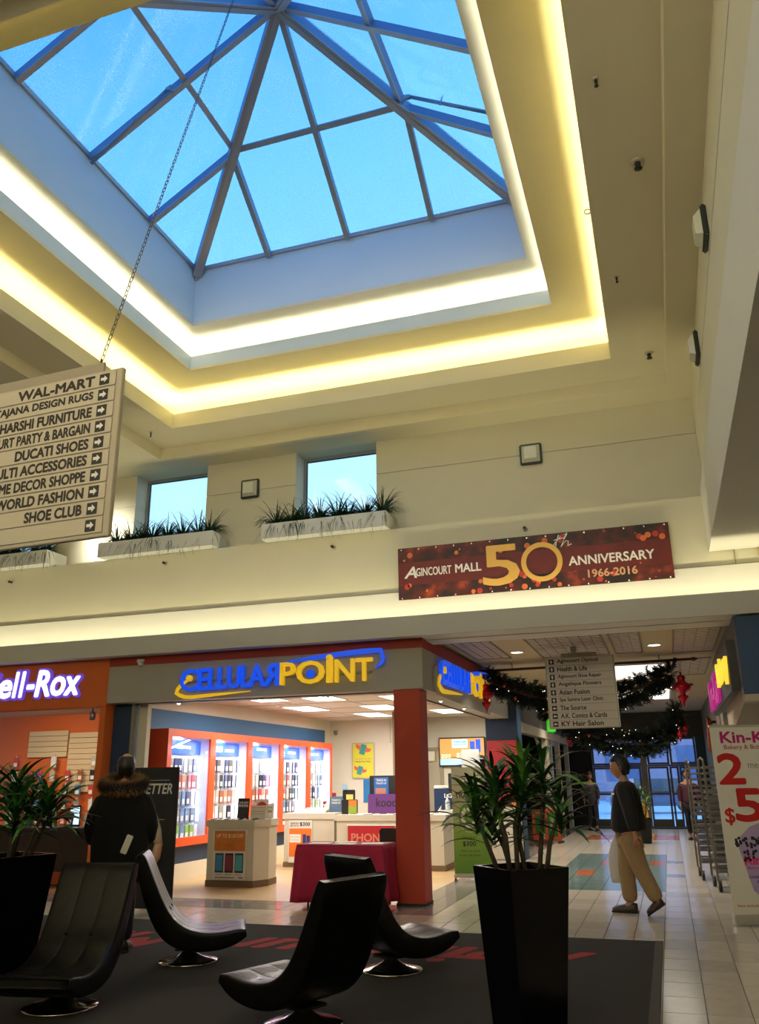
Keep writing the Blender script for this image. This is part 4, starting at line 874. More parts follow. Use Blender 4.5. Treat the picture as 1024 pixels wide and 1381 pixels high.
# ------------------------------------------------------------------ corridor ceiling: egg crate grilles, downlights
GRL = mat('grille_metal', (.24, .19, .14), .5, metal=.3); VOID = mat('plenum_dark', (.20, .17, .14), .8)
for k, (xa, xb, ya, yb, l) in enumerate(((-2.88, -2.28, 11.6, 13.9, 'left of the hanging directory'), (-1.80, -.70, 11.65, 14.1, 'around the directory post'), (-.62, -.18, 11.6, 14.1, 'right of the directory post'), (.26, .90, 11.75, 14.4, 'nearest the blue fascia'), (.26, .9, 15.2, 17.8, 'behind the right end of the garland rod'))):
    t = thing('ceiling_grille', 'open grid ceiling grille %s' % l, 'ceiling grille', (xa, ya, 3.409)); w, d_ = xb-xa, yb-ya
    MB().box(.02, w-.02, .02, d_-.02, -.004, -.001).build('backing', mat('grille_backing', (.62, .56, .50), .8), t)
    MB().ring((0, w, 0, d_), (.025, w-.025, .025, d_-.025), -.016, -.0045).build('frame', GRL, t)
    m = MB(); nx = max(2, int(round(w/.16))); ny = int(round(d_/.30))
    for i in range(1, nx): m.box(w*i/nx-.004, w*i/nx+.004, .026, d_-.026, -.013, -.0045)
    m.build('bar', GRL, t); m = MB()
    for j in range(1, ny*2): m.box(.026, w-.026, d_*j/(ny*2)-.003, d_*j/(ny*2)+.003, -.011, -.0046)
    m.build('cross_bar', GRL, t)
POT = emis('pot_glow', (1, .93, .8), 9)
for k, (x, y) in enumerate(((-2.1, 13.31), (0, 13.39), (-2.1, 17.5), (0, 17.5), (-2.1, 21.5), (0, 21.5), (-1, 25.5))):
    t = thing('downlight', 'round corridor downlight, %s' % ('left of the directory', 'right of the directory', 'second pair, left', 'second pair, right', 'third pair, left', 'third pair, right', 'nearest the exit doors')[k], 'ceiling light', (x, y, 3.409))
    MB().lathe([(.12, 0), (.12, -.012), (.095, -.014), (.095, -.003)], 18).build('trim_ring', WHITE, t); MB().lathe([(.094, -.004), (.05, -.010), (0, -.012)], 16).build('lamp', POT, t)
# glowing skylight coffers farther down
for k, (xa, xb, ya, yb) in enumerate(((-1.3, .15, 15.6, 18.0), (-1.7, .25, 20.2, 23.2))):
    t = thing('ceiling_lightbox', 'bright rectangular ceiling coffer %s' % ('behind the first garland', 'behind the second garland')[k], 'ceiling light', (xa, ya, 3.408)); w, d_ = xb-xa, yb-ya
    Box('diffuser', .03, w-.03, .03, d_-.03, -.008, -.001, emis('coffer_glow', (1, .95, .85), 1.5), t); MB().ring((0, w, 0, d_), (.03, w-.03, .03, d_-.03), -.03, 0).build('frame', WHITE, t)
    m = MB()
    for i in range(1, 8): m.box(.03, w-.03, d_*i/8-.004, d_*i/8+.004, -.014, -.009)
    m.build('rib', WHITE, t)
# ------------------------------------------------------------------ garlands
GR = mat('garland_green', (.012, .022, .012), .7, noise=.5, nscale=20); FL = emis('fairy_light', (1, .85, .6), 2.5); RED = mat('ornament_red', (.40, .005, .015), .18, metal=.5); BRN = mat('brown_rod', (.10, .035, .02), .5)
def garland(name, lab, pts, rad, y, rod, seed, dens=1.0, bows=()):
    rg = random.Random(seed); t = thing(name, lab, 'garland', (0, y, 0))
    # spline through the points
    P = []
    for i in range(len(pts)-1):
        for s in range(8):
            u = s/8; a = Vector((pts[max(0, i-1)][0], 0, pts[max(0, i-1)][1])); b = Vector((pts[i][0], 0, pts[i][1])); c = Vector((pts[i+1][0], 0, pts[i+1][1])); d = Vector((pts[min(len(pts)-1, i+2)][0], 0, pts[min(len(pts)-1, i+2)][1]))
            P.append(.5*((2*b)+(-a+c)*u+(2*a-5*b+4*c-d)*u*u+(-a+3*b-3*c+d)*u**3))
    m = MB(); ll = MB(); bb = MB()
    for p_i in range(len(P)-1):
        seg = (P[p_i+1]-P[p_i]).length
        for k in range(int(seg*330*dens)):
            c = P[p_i].lerp(P[p_i+1], rg.random()); R = rad*(1.0-.0*abs(p_i/len(P)-.5)); a = rg.uniform(0, 2*PI)
            d = Vector((rg.uniform(-.6, .6), math.cos(a), math.sin(a)-.25)).normalized(); L = R*rg.uniform(.6, 1.15)
            tip = c+d*L; base = c+d*L*.15; s1 = d.cross(Vector((0, 0, 1))).normalized()
            # a twig with needles
            w = .012
            m.add([tuple(base-s1*.006), tuple(base+s1*.006), tuple(tip)], [(0, 1, 2)])
            for q_ in range(7):
                u = .3+.1*q_; o_ = base.lerp(tip, u)
                for sg in (-1, 1):
                    e_ = o_+(d*.6+s1*sg*rg.uniform(.5, 1)+Vector((0, 0, rg.uniform(-.5, .5)))).normalized()*.075
                    nn = d*.012
                    m.add([tuple(o_-nn), tuple(o_+nn), tuple(e_)], [(0, 1, 2)])
            if rg.random() < .045: ll.lathe([(0, -.010), (.010, 0), (0, .010)], 5, X(tip))
            if rg.random() < .012: bb.lathe([(0, -.035), (.025, -.025), (.035, 0), (.025, .025), (0, .035)], 8, X(c+d*L*.9))
    o = m.build('greenery', GR, t); o['kind'] = 'stuff'; o = ll.build('fairy_light', FL, t); o['kind'] = 'stuff'; o = bb.build('bauble', [mat('bauble_brass', (.35, .10, .05), .25, metal=.8)], t); o['kind'] = 'stuff'
    MB().tube([tuple(p) for p in P[::4]], .02, 6).build('core_rope', BRN, t)
    (xa, xb, zr) = rod
    r = MB(); r.tube([(xa-.15, 0, zr), (xb+.15, 0, zr+.02)], .022, 8); r.lathe([(0, 0), (.035, .03), (.03, .07), (0, .12)], 10, Matrix.Translation((xb+.14, 0, zr+.02)) @ Matrix.Rotation(PI/2, 4, 'Y')); r.build('rod', BRN, t)
    w = MB()
    for x in (xa+.55, xb-.35):
        w.tube([(x, 0, zr+.02), (x, 0, 3.408)], .008, 5)
    w.build('hanger_wire', DKM, t)
    return t
garland('garland', 'dark fir garland with fairy lights sagging from a brown rod, nearer of two', [(-2.86, 3.12), (-2.6, 3.02), (-2.2, 2.86), (-1.7, 2.74), (-1.2, 2.70), (-.75, 2.74), (-.35, 2.86), (.0, 3.02), (.25, 3.12)], .27, 14.6, (-2.95, .40, 3.29), 5, 1.2)
garland('garland', 'dark fir garland with many fairy lights sagging low, farther of two', [(-2.55, 3.05), (-2.1, 2.66), (-1.4, 2.30), (-.8, 2.16), (-.25, 2.18), (.12, 2.45), (.35, 2.85)], .33, 19, (-2.7, .45, 3.30), 6, 1.6)
def ornament(loc, s, lab):
    t = thing('ornament', lab, 'ornament', loc)
    MB().lathe([(0, -.36*s), (.012*s, -.30*s), (.03*s, -.24*s), (.075*s, -.17*s), (.085*s, -.14*s), (.04*s, -.12*s), (.05*s, -.09*s), (.12*s, -.04*s), (.135*s, 0), (.12*s, .04*s), (.06*s, .09*s), (.05*s, .12*s), (.07*s, .15*s), (.05*s, .18*s), (0, .2*s)], 18).build('body', RED, t)
    MB().lathe([(.015, .2*s), (.015, .24*s), (0, .24*s)], 8).tube([(0, 0, .24*s), (0, 0, 3.27-loc[2])], .003, 4).build('cap', BRN, t)
ornament((-2.84, 14.35, 2.86), .95, 'red drop shaped Christmas ornament at the left end of the garland, beside the phone shop'); ornament((.35, 14.35, 2.84), 1.0, 'red drop shaped Christmas ornament at the right end of the garland')
ornament((.42, 19, 2.45), .6, 'small red ornament on the far garland, right end'); ornament((.30, 18.7, 2.30), .5, 'small red ornament hanging lowest on the far garland'); ornament((-1.98, 19.0, 2.25), .5, 'small red ornament at the left of the far garland')
for i, (x, y, z) in enumerate(((-2.02, 20.5, 2.62), (-2.26, 18.3, 2.52))):
    t = thing('gift_decoration', 'bright green gift shaped decoration, %s' % ('right one', 'left one')[i], 'decoration', (x, y, z)); MB().bbox(-.09, .09, -.06, .06, -.15, .15, .03).build('body', mat('acid_green', (.05, .55, .03), .4), t); MB().tube([(0, 0, .15), (0, 0, 3.41-z)], .003, 4).build('wire', DKM, t)
# ------------------------------------------------------------------ corridor left shops beyond the phone shop
LG = mat('lintel_cream', (.42, .38, .28), .7); MUL = mat('steel_mullion', (.34, .34, .31), .5, metal=.3); DARK = mat('dark_interior', (.012, .012, .014), .8); GREENW = mat('shop_green', (.02, .22, .07), .6)
Box('wall_left_corridor', -3.05, -2.90, 17.701, 28.3, 2.42, 3.409, mat('lintel_dark', (.10, .09, .07), .7), kind=S); Box('trim_9', -2.899, -2.86, 17.701, 28.3, 2.42, 2.62, LG, kind=S)
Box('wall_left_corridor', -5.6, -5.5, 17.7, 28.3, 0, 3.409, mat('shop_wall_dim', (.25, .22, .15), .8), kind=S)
for i, (ya, yb) in enumerate(((22.0, 22.5), (22.9, 23.2), (24.6, 24.9), (26.9, 27.15))): Box('wall_pier', -3.0, -2.88, ya, yb, -.01, 2.419, (LG, MUL)[i % 2], kind=S)
for i, (ya, yb) in enumerate(((22.501, 22.899), (23.201, 24.599))):
    f = MB(); f.box(-2.96, -2.92, ya, yb, .0, .1); f.box(-2.96, -2.92, ya, yb, 2.3, 2.419); f.box(-2.96, -2.92, ya+.0, ya+.05, .1, 2.3)
    w = f.build('window_%d' % (5+i), MUL, kind=S); Box('glass_pane', -2.945, -2.94, ya+.05, yb, .1, 2.3, CGL, w)
Box('wall_back_corridor', -5.5, -2.95, 28.31, 28.4, 0, 3.409, DARK, kind=S)
# products and shelf in the first left shop
t = thing('goods_shelf', 'tall shop shelf full of colourful goods behind the leaves in the corridor', 'shelf', (-4.3, 18.6, 0))
MB().box(0, .04, 0, 3.6, 0, 2.1).box(.04, .4, 0, .03, 0, 2.1).box(.04, .4, 3.57, 3.6, 0, 2.1).build('frame', mat('shelf_grey', (.3, .3, .28), .5), t)
m = MB()
for k in range(6): m.box(.041, .42, .031, 3.569, .15+k*.36, .17+k*.36)
m.build('shelf_board', MATS['shelf_grey'], t); R3 = random.Random(9)
for k in range(5):
    y = .08
    while y < 3.4:
        w = R3.uniform(.12, .26); h = R3.uniform(.12, .3); MB().bbox(.08, .38, y, y+w-.02, .171+k*.36, .171+k*.36+h, .01).build('packet', PM[R3.choice([7, 8, 12, 10, 9, 6, 5, 14])], t); y += w
# orange hoarding sign with green pictures
t = thing('sandwich_board', 'orange floor sign with green pictures outside the corridor shop', 'floor sign', (-3.28, 21.5, .0), -.25); t.scale = (.85, .85, .85)
MB().bbox(0, .86, -.02, .02, .06, .88, .01).build('panel', mat('board_orange', (.62, .09, .02), .5), t); MB().bbox(.10, .40, -.025, -.0205, .25, .75, .001).bbox(.47, .76, -.025, -.0205, .16, .80, .001).build('picture', mat('board_green', (.02, .16, .03), .5), t); MB().box(.55, .68, -.03, -.0255, .25, .7).build('pictured_bottle', mat('pale_green', (.25, .4, .12), .5), t)
text('2', frame((.28, -.031, .12), (1, 0, 0)), .10, .14, PAP, t, .001, .02); MB().box(.02, .06, -.2, .2, 0, .06).build('foot', BLACK, t); MB().box(.8, .84, -.2, .2, 0, .06).build('foot', BLACK, t)
# ------------------------------------------------------------------ exit doors at the far end
DFR = mat('door_bronze', (.10, .085, .075), .45, metal=.4); XG = glass_mat('exit_glass', (.95, .97, 1.0), .05, .06)
def door(name, xa, xb, z0, z1, panes, rail=True):
    f = MB(); w = .06
    f.box(xa, xa+w, 28.27, 28.33, z0, z1); f.box(xb-w, xb, 28.27, 28.33, z0, z1); f.box(xa+w, xb-w, 28.27, 28.33, z1-w, z1); f.box(xa+w, xb-w, 28.27, 28.33, z0, z0+(.2 if rail else w))
    if rail: f.box(xa+w, xb-w, 28.27, 28.33, .93, .99)
    o = f.build(name, DFR, kind=S)
    if rail:
        Box('glass_pane', xa+w, xb-w, 28.295, 28.305, z0+.2, .93, XG, o); Box('glass_pane', xa+w, xb-w, 28.295, 28.305, .99, z1-w, XG, o); MB().tube([(xa+.1, 28.24, 1.02), (xb-.1, 28.24, 1.02)], .018, 8).build('push_bar', MUL, o)
    else: Box('glass_pane', xa+w, xb-w, 28.295, 28.305, z0+w, z1-w, XG, o)
dn = 2
for xa, xb in ((-2.28, -1.42), (-1.39, -.82), (-.62, .00), (.03, .30), (.32, .86)):
    door('door_%d' % dn, xa, xb, .02, 1.76, 1); dn += 1
wn = 7
for xa, xb in ((-2.28, -1.28), (-1.25, -.62), (-.60, .05), (.08, .86)):
    door('window_%d' % wn, xa, xb, 1.82, 2.62, 1, False); wn += 1
Box('trim_10', -.81, -.63, 28.26, 28.34, 0.0, 2.62, mat('mullion_post', (.22, .19, .15), .5), kind=S)
Box('wall_back_corridor', -2.95, 1.2, 28.27, 28.4, 2.621, 3.409, mat('bulkhead_dark', (.06, .06, .055), .7), kind=S); Box('wall_back_corridor', .87, 1.2, 28.27, 28.4, 0, 2.62, mat('teal_dark', (.02, .06, .07), .7), kind=S); Box('wall_back_corridor', -2.95, -2.29, 28.27, 28.4, 0, 2.62, DARK, kind=S)
Box('trim_11', -2.28, .86, 28.275, 28.325, 1.765, 1.815, DFR, kind=S)
t = thing('doormat', 'dark ribbed entrance mat in front of the exit doors', 'mat', (-2.3, 27.2, 0)); Box('rubber', 0, 3.2, 0, 1.05, .0005, .02, mat('mat_dark', (.02, .02, .022), .8), t); m = MB()
for i in range(10): m.box(.05, 3.15, .05+i*.1, .09+i*.1, .0201, .026)
m.build('rib', mat('mat_rib', (.035, .035, .04), .8), t)
# outside seen through the doors
Box('ground_outside', -40, 40, 28.5, 120, -.2, -.05, mat('snow', (.9, .93, .98), .8, noise=.06, nscale=.6), kind=S)
t = thing('building', 'pinkish brick building across the snowy car park', 'building', (-6, 60, -.05)); MB().box(0, 30, 0, 8, 0, 6).build('wall', mat('brick_pink', (.60, .38, .46), .8, noise=.15, nscale=3), t); MB().box(-.2, 30.2, -.2, 8.2, 6.001, 6.4).build('roof', mat('roof_snow', (.6, .65, .75), .8), t)
for i in range(6): Box('window', 2+i*4.6, 4.4+i*4.6, -.06, -.001, 1.2, 3.4, mat('far_glass', (.12, .18, .35), .2), t)
t = thing('parked_car', 'blue grey parked car seen through the exit doors', 'car', (-.6, 40, -.05), .2)
MB().bbox(-2.1, 2.1, -.85, .85, .3, .85, .15).build('body', mat('car_blue', (.08, .12, .25), .3), t); MB().bbox(-1.2, 1.3, -.75, .75, .851, 1.42, .18).build('cabin', mat('car_glass', (.05, .07, .12), .1), t)
for sx in (-1.3, 1.3):
    for sy in (-.8, .8): MB().lathe([(0, -.1), (.33, -.1), (.33, .1), (0, .1)], 18, Matrix.Translation((sx, sy, .33)) @ Matrix.Rotation(PI/2, 4, 'X')).build('wheel', BLACK, t)
# yellow wet floor cone
t = thing('floor_cone', 'tall yellow caution floor sign behind the walking man', 'floor sign', (-.72, 24.3, 0))
MB().prism([(-.17, -.17), (.17, -.17), (.17, .17), (-.17, .17)], 0, .03).build('base', mat('caution_yellow', (.80, .45, .01), .4), t)
o = MB().add([(-.14, -.14, .031), (.14, -.14, .031), (.14, .14, .031), (-.14, .14, .031), (-.035, -.035, .92), (.035, -.035, .92), (.035, .035, .92), (-.035, .035, .92)], [(0, 1, 5, 4), (1, 2, 6, 5), (2, 3, 7, 6), (3, 0, 4, 7), (4, 5, 6, 7), (3, 2, 1, 0)]).build('body', MATS['caution_yellow'], t)
for i, c_ in enumerate('CAUTION'): text(c_, frame((-.03, -.128+i*.0135-.012, .66-i*.075), (1, 0, 0)), .06, .055, BLACK, t, .004, .02)
# ------------------------------------------------------------------ right side: blue fascia, bakery sign, storefront
BLF = mat('blue_fascia', (.008, .05, .13), .5, noise=.08, nscale=2)
Box('wall_fascia', .94, 3.2, 10.60, 10.72, 2.38, 3.29, BLF, kind=S); Box('wall_fascia', .93, 1.35, 10.721, 15.6, 2.50, 3.36, mat('side_fascia', (.14, .13, .12), .6), kind=S)
Box('trim_12', .932, 3.2, 10.60, 10.9, 2.30, 2.379, mat('fascia_soffit', (.42, .36, .26), .6), kind=S)
m = MB(); m.add([(.935, 10.9, 2.3), (1.5, 10.9, 2.3), (1.5, 13.9, 1.98), (.935, 13.9, 1.98), (.935, 10.9, 2.5), (1.5, 10.9, 2.5), (1.5, 13.9, 2.5), (.935, 13.9, 2.5)], [(3, 2, 1, 0), (0, 1, 5, 4), (1, 2, 6, 5), (2, 3, 7, 6), (3, 0, 4, 7), (4, 5, 6, 7)]).build('trim_12', mat('awning_beige', (.34, .28, .2), .7), kind=S)
t = thing('shop_sign', 'black sign box with pink and yellow letters on the right of the corridor', 'sign', (.93, 10.95, 2.45))
MB().bbox(-.10, -.002, 0, 4.6, 0, .62, .01).build('box', mat('sign_black', (.01, .01, .01), .4), t)
PK = mat('pink_neon', (.55, .02, .28), .4, emit=.35, ecol=(.6, .02, .3)); YL = mat('yellow_neon', (.9, .6, .02), .4, emit=.8, ecol=(.95, .65, .05))
text('Kin-Kin', frame((-.101, 4.5, .06), (0, -1, 0)), 2.5, .46, PK, t, .04, .006); text('Bakery', frame((-.101, 1.95, .12), (0, -1, 0)), 1.85, .42, YL, t, .04, .004)
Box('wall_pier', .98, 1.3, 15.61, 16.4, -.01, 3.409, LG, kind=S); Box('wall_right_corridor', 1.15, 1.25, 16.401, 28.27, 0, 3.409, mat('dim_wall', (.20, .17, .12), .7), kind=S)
for i, y in enumerate((17.2, 18.7)):
    t = thing('poster_frame', 'framed food photo poster on the right corridor wall, %s' % ('nearer', 'farther')[i], 'poster', (1.149, y, 2.25)); Box('frame', -.04, 0, 0, 1.2, 0, .95, mat('dark_frame', (.05, .035, .02), .5), t); Box('print', -.045, -.041, .05, 1.15, .05, .90, mat('food_print', (.55, .38, .28), .5, noise=.6, nscale=9, emit=0), t)
t = thing('red_ribbon', 'orange and red ribbon decoration on the right corridor wall', 'decoration', (1.05, 21.0, 2.35)); m = MB()
for i in range(9): a = i*.7; m.tube([(0, .1*math.sin(a), .3), (-.08, .3*math.sin(a), .0+.05*i), (-.1, .35*math.sin(a*1.3), -.35+.04*i)], .025, 5)
m.build('ribbon', mat('ribbon_orange', (.45, .08, .01), .5), t); Box('clip', -.02, .099, -.03, .03, .27, .33, DKM, t)
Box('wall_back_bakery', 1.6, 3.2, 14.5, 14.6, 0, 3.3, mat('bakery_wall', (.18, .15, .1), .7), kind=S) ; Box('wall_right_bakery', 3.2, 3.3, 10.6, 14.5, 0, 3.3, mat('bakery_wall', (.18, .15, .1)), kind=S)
# roll-up banner of the bakery
BW = mat('banner_cream', (.72, .70, .64), .55, noise=.03, nscale=3); MAG = mat('magenta_print', (.50, .01, .16), .5); REDN = mat('red_print', (.52, .008, .01), .5)
t = thing('rollup_banner', 'white roll-up banner advertising bubble tea at the right edge', 'banner', (.475, 10.21, 0), math.radians(18.2))
MB().bbox(0, .86, -.05, .05, .004, .10, .01).build('base_cassette', mat('cassette_silver', (.55, .54, .5), .35, metal=.6), t)
sh = Box('printed_sheet', .005, .855, -.006, .0, .101, 2.0, BW, t); Box('top_rail', 0, .86, -.012, .012, 2.001, 2.025, MATS['cassette_silver'], t); MB().tube([(.43, .03, .10), (.43, .03, 2.01)], .01, 6).build('pole', DKM, t)
def kt(s, x, z, w, h, m_, b=.02, sh_=0): text(s, frame((x, -.0065, z), (1, 0, 0)), w, h, m_, sh, .001, b, shear=sh_)
kt('Kin-Kin', .115, 1.835, .62, .115, MAG, .03); kt('Bakery & Bubble Tea', .14, 1.75, .62, .06, mat('rose_print', (.42, .06, .10), .5), .01)
kt('2', .05, 1.405, .27, .305, REDN, .028); kt('medium', .375, 1.56, .30, .075, GRYL, 0); kt('$', .055, .98, .10, .17, REDN, .02); kt('5', .18, 1.02, .29, .32, REDN, .028); kt('.99', .52, 1.2, .24, .18, REDN, .028)
LAV = mat('lavender_print', (.42, .32, .58), .5, noise=.12, nscale=20)
cup = MB(); cup.add([(.14, -.0065, .80), (.66, -.0065, .80), (.56, -.0065, .33), (.49, -.0065, .27), (.32, -.0065, .27), (.25, -.0065, .33)], [(0, 5, 4, 3, 2, 1)]); cup.add([(.18, -.0063, .86), (.30, -.0063, .96), (.42, -.0063, 1.0), (.53, -.0063, .96), (.62, -.0063, .86), (.62, -.0063, .80), (.18, -.0063, .80)], [(0, 6, 5, 4, 3, 2, 1)])
cup.build('printed_cup', LAV, sh)
pm = MB(); R4 = random.Random(2)
for i in range(95):
    u = R4.random(); x = .12+.54*u; z = .80+R4.uniform(-.03, .05) if i < 65 else R4.uniform(.62, .77); x = x if i < 65 else .20+.42*u; r = .017; pm.add([(x+r*math.cos(j*PI/4), -.007-.00001*i, z+r*math.sin(j*PI/4)) for j in range(8)], [tuple(range(8))])
o = pm.build('printed_pearl', BLACK, sh); o['kind'] = 'stuff'
kt('Kin-Kin', .20, .585, .40, .085, mat('pink_print', (.7, .04, .2), .5), .05, 0); kt('Bakery & Bubble Tea', .22, .53, .36, .035, MAG, .01); kt('Location: Centre', .22, .45, .34, .03, mat('indigo_print', (.05, .03, .3), .5), .02); kt('Court', .30, .40, .15, .03, MATS['indigo_print'], .02); kt('Not including tax', .06, .165, .34, .032, REDN, .005)
# bakery trolleys
def trolley(loc, rz, lab, W2=.46, D2=.62, H2=1.68):
    t = thing('bakery_trolley', lab, 'trolley', loc, rz); m = MB(); st = mat('brushed_steel', (.22, .20, .18), .35, metal=.85)
    for x in (0, W2):
        for y in (0, D2): MB().bbox(x-.014, x+.014, y-.014, y+.014, .14, H2-.03, .004).build('post', st, t)
    MB().tube([(0, 0, H2-.03), (0, .03, H2+.02), (0, D2/2, H2+.05), (0, D2-.03, H2+.02), (0, D2, H2-.03)], .014, 6).tube([(W2, 0, H2-.03), (W2, .03, H2+.02), (W2, D2/2, H2+.05), (W2, D2-.03, H2+.02), (W2, D2, H2-.03)], .014, 6).build('top_hoop', st, t)
    for k in range(17):
        z = .24+k*.084
        MB().box(.015, .04, .0, D2, z, z+.012).box(W2-.04, W2-.015, 0, D2, z, z+.012).box(.015, W2-.015, -.006, .004, z, z+.022).build('runner', st, t)
        if k % 6 != 1: MB().bbox(.03, W2-.03, .01, D2-.01, z+.0125, z+.032, .004).build('baking_tray', mat('tray_alu', (.28, .26, .23), .4, metal=.7), t)
    for x in (.02, W2-.02):
        for y in (.02, D2-.02):
            c = MB(); c.lathe([(0, -.02), (.055, -.02), (.06, 0), (.055, .02), (0, .02)], 16, Matrix.Translation((x, y, .06)) @ Matrix.Rotation(PI/2, 4, 'Y')); c.build('caster', BLACK, t); MB().box(x-.025, x+.025, y-.02, y+.02, .12, .14).build('caster_plate', st, t)
trolley((.47, 12.9, 0), .08, 'steel bakery rack trolley with trays, nearer of two behind the banner'); trolley((.30, 14.2, 0), .05, 'steel bakery rack trolley with trays, farther one')
# ------------------------------------------------------------------ lounge chairs
LEA = mat('black_leather', (.0025, .0022, .0022), .36, spec=.2, noise=.2, nscale=15, bump=.35, bscale=14, coat=.06)
CHR = mat('chrome_base', (.55, .52, .50), .12, metal=1)
# side profile of the shell: (forward, height) top surface and underside
TOPP = [(-.42, .90), (-.39, .885), (-.335, .76), (-.27, .62), (-.20, .48), (-.12, .37), (-.02, .30), (.10, .265), (.23, .255), (.35, .27), (.44, .285), (.485, .275)]
BOTP = [(-.47, .885), (-.485, .85), (-.455, .73), (-.405, .57), (-.34, .40), (-.255, .25), (-.14, .155), (.0, .115), (.15, .105), (.30, .12), (.42, .16), (.495, .22)]
def shell_mesh():
    n = len(TOPP); W = .30
    cols = [(-W, .1, .012), (-W*.99, .82, .004), (-W*.94, 1, 0), (-W*.34, 1, 0), (-W*.32, .93, 0), (-W*.30, 1, 0), (W*.30, 1, 0), (W*.32, .93, 0), (W*.34, 1, 0), (W*.94, 1, 0), (W*.99, .82, .004), (W, .1, .012)]
    V = []; F = []
    prof_n = []
    for i in range(n):
        a = Vector(TOPP[i]); b = Vector(BOTP[i]); mid = (a+b)/2; half = (a-b)/2
        ring = []
        for (w, k, ins) in cols: ring.append((mid+half*(.35+.65*k) if k < 1 and abs(w) > W*.5 else mid+half*k, w))
        for (w, k, ins) in reversed(cols): ring.append((mid-half*(.35+.65*(k if abs(w) > W*.5 else 1)), w))
        for p, w in ring: V.append((p.x, w, p.y))
    m = len(cols)*2
    for i in range(n-1):
        for j in range(m): F.append((i*m+j, (i+1)*m+j, (i+1)*m+(j+1) % m, i*m+(j+1) % m))
    F.append(tuple(range(m))[::-1]); F.append(tuple(range((n-1)*m, n*m)))
    mb = MB(); mb.add(V, F, smooth=True); o = mb.build('shell', LEA)
    s = o.modifiers.new('s', 'SUBSURF'); s.levels = 2
    dg = bpy.context.evaluated_depsgraph_get(); me = bpy.data.meshes.new_from_object(o.evaluated_get(dg)); bpy.data.objects.remove(o)
    for p in me.polygons: p.use_smooth = True
    return me
def chair(loc, ang, label, first=None):
    if first:
        c = dup(first); c.location = loc; c.rotation_euler = (0, 0, math.radians(ang)); c['label'] = label; return c
    t = thing('lounge_chair', label, 'chair', loc, math.radians(ang), 'black swivel lounge chairs on the carpet')
    put('shell', shell_mesh(), t)
    MB().lathe([(.0, .0), (.255, .0), (.262, .006), (.25, .014), (.19, .026), (.12, .042), (.075, .064), (.055, .085), (.05, .098), (.0, .099)], 40).build('trumpet_base', CHR, t)
    m = MB().bbox(-.11, .13, -.11, .11, .099, .118, .004).build('swivel_plate', DKM, t)
    for i, y in enumerate((-.095, .095)): MB().lathe([(.016, 0), (.014, .006), (0, .010)], 10, Matrix.Translation((-.172, y, .44)) @ Matrix.Rotation(math.radians(54), 4, 'Y')).build('button', LEA, t)
    return t
ca = chair((-4.16, 7.12, .0125), 28, 'black swivel lounge chair seen from the side, facing right, behind the others at left')
chair((-2.33, 7.22, .0125), 55, 'black lounge chair facing right, nearest the red pillar', ca)
chair((-2.40, 5.58, .0125), 158, 'black lounge chair turned away with its seat pointing left, nearest the camera in the middle', ca)
chair((-4.22, 5.52, .0125), -80, 'black lounge chair with shiny seat facing the camera at lower left', ca)
# ------------------------------------------------------------------ planters with dracaenas
POTM = mat('glossy_black_pot', (.002, .002, .003), .2, spec=.2); LFM = [mat('dracaena_leaf_%s' % n, c, .32, spec=.5, noise=.35, nscale=8) for n, c in (('dark', (.012, .055, .012)), ('mid', (.035, .14, .02)), ('light', (.10, .28, .03)))]
CANE = mat('cane_bark', (.06, .05, .03), .8, noise=.4, nscale=40)
def leaf_mesh(L, w, bend, lift, k):
    n = 8; V = []; x = z = 0; a = lift; ds = L/n
    for i in range(n+1):
        u = i/n; ww = w*(.35+1.3*u if u < .4 else .87*(1-((u-.4)/.6)**1.7)+.02)
        V += [(x, -ww, z+ww*.22), (x, 0, z), (x, ww, z+ww*.22)]
        x += ds*math.cos(a); z += ds*math.sin(a); a -= bend*(.4+1.2*u)/n
    F = []
    for i in range(n): F += [(3*i, 3*i+3, 3*i+4, 3*i+1), (3*i+1, 3*i+4, 3*i+5, 3*i+2)]
    o = MB().add(V, F, smooth=True).build('leaf', LFM[k]); me = o.data; bpy.data.objects.remove(o); return me
rl = random.Random(4); LV = [leaf_mesh(rl.uniform(.34, .50), rl.uniform(.022, .036), rl.uniform(.6, 1.9), rl.uniform(.3, .9), (0, 0, 0, 1, 1, 2)[i % 6]) for i in range(18)]
def pot(t, w1, w0, h):
    V = []
    for w, z in ((w0, 0), (w1, h), (w1-.025, h), (w1-.045, h-.06)): V += [(-w, -w, z), (w, -w, z), (w, w, z), (-w, w, z)]
    F = [(3, 2, 1, 0)]
    for r in range(3):
        for i in range(4): F.append((4*r+i, 4*r+(i+1) % 4, 4*r+4+(i+1) % 4, 4*r+4+i))
    F.append((12, 13, 14, 15))
    MB().add(V, F).build('pot', POTM, t); Box('soil', -w1+.05, w1-.05, -w1+.05, w1-.05, h-.0595, h-.045, mat('soil', (.02, .015, .01)), t)
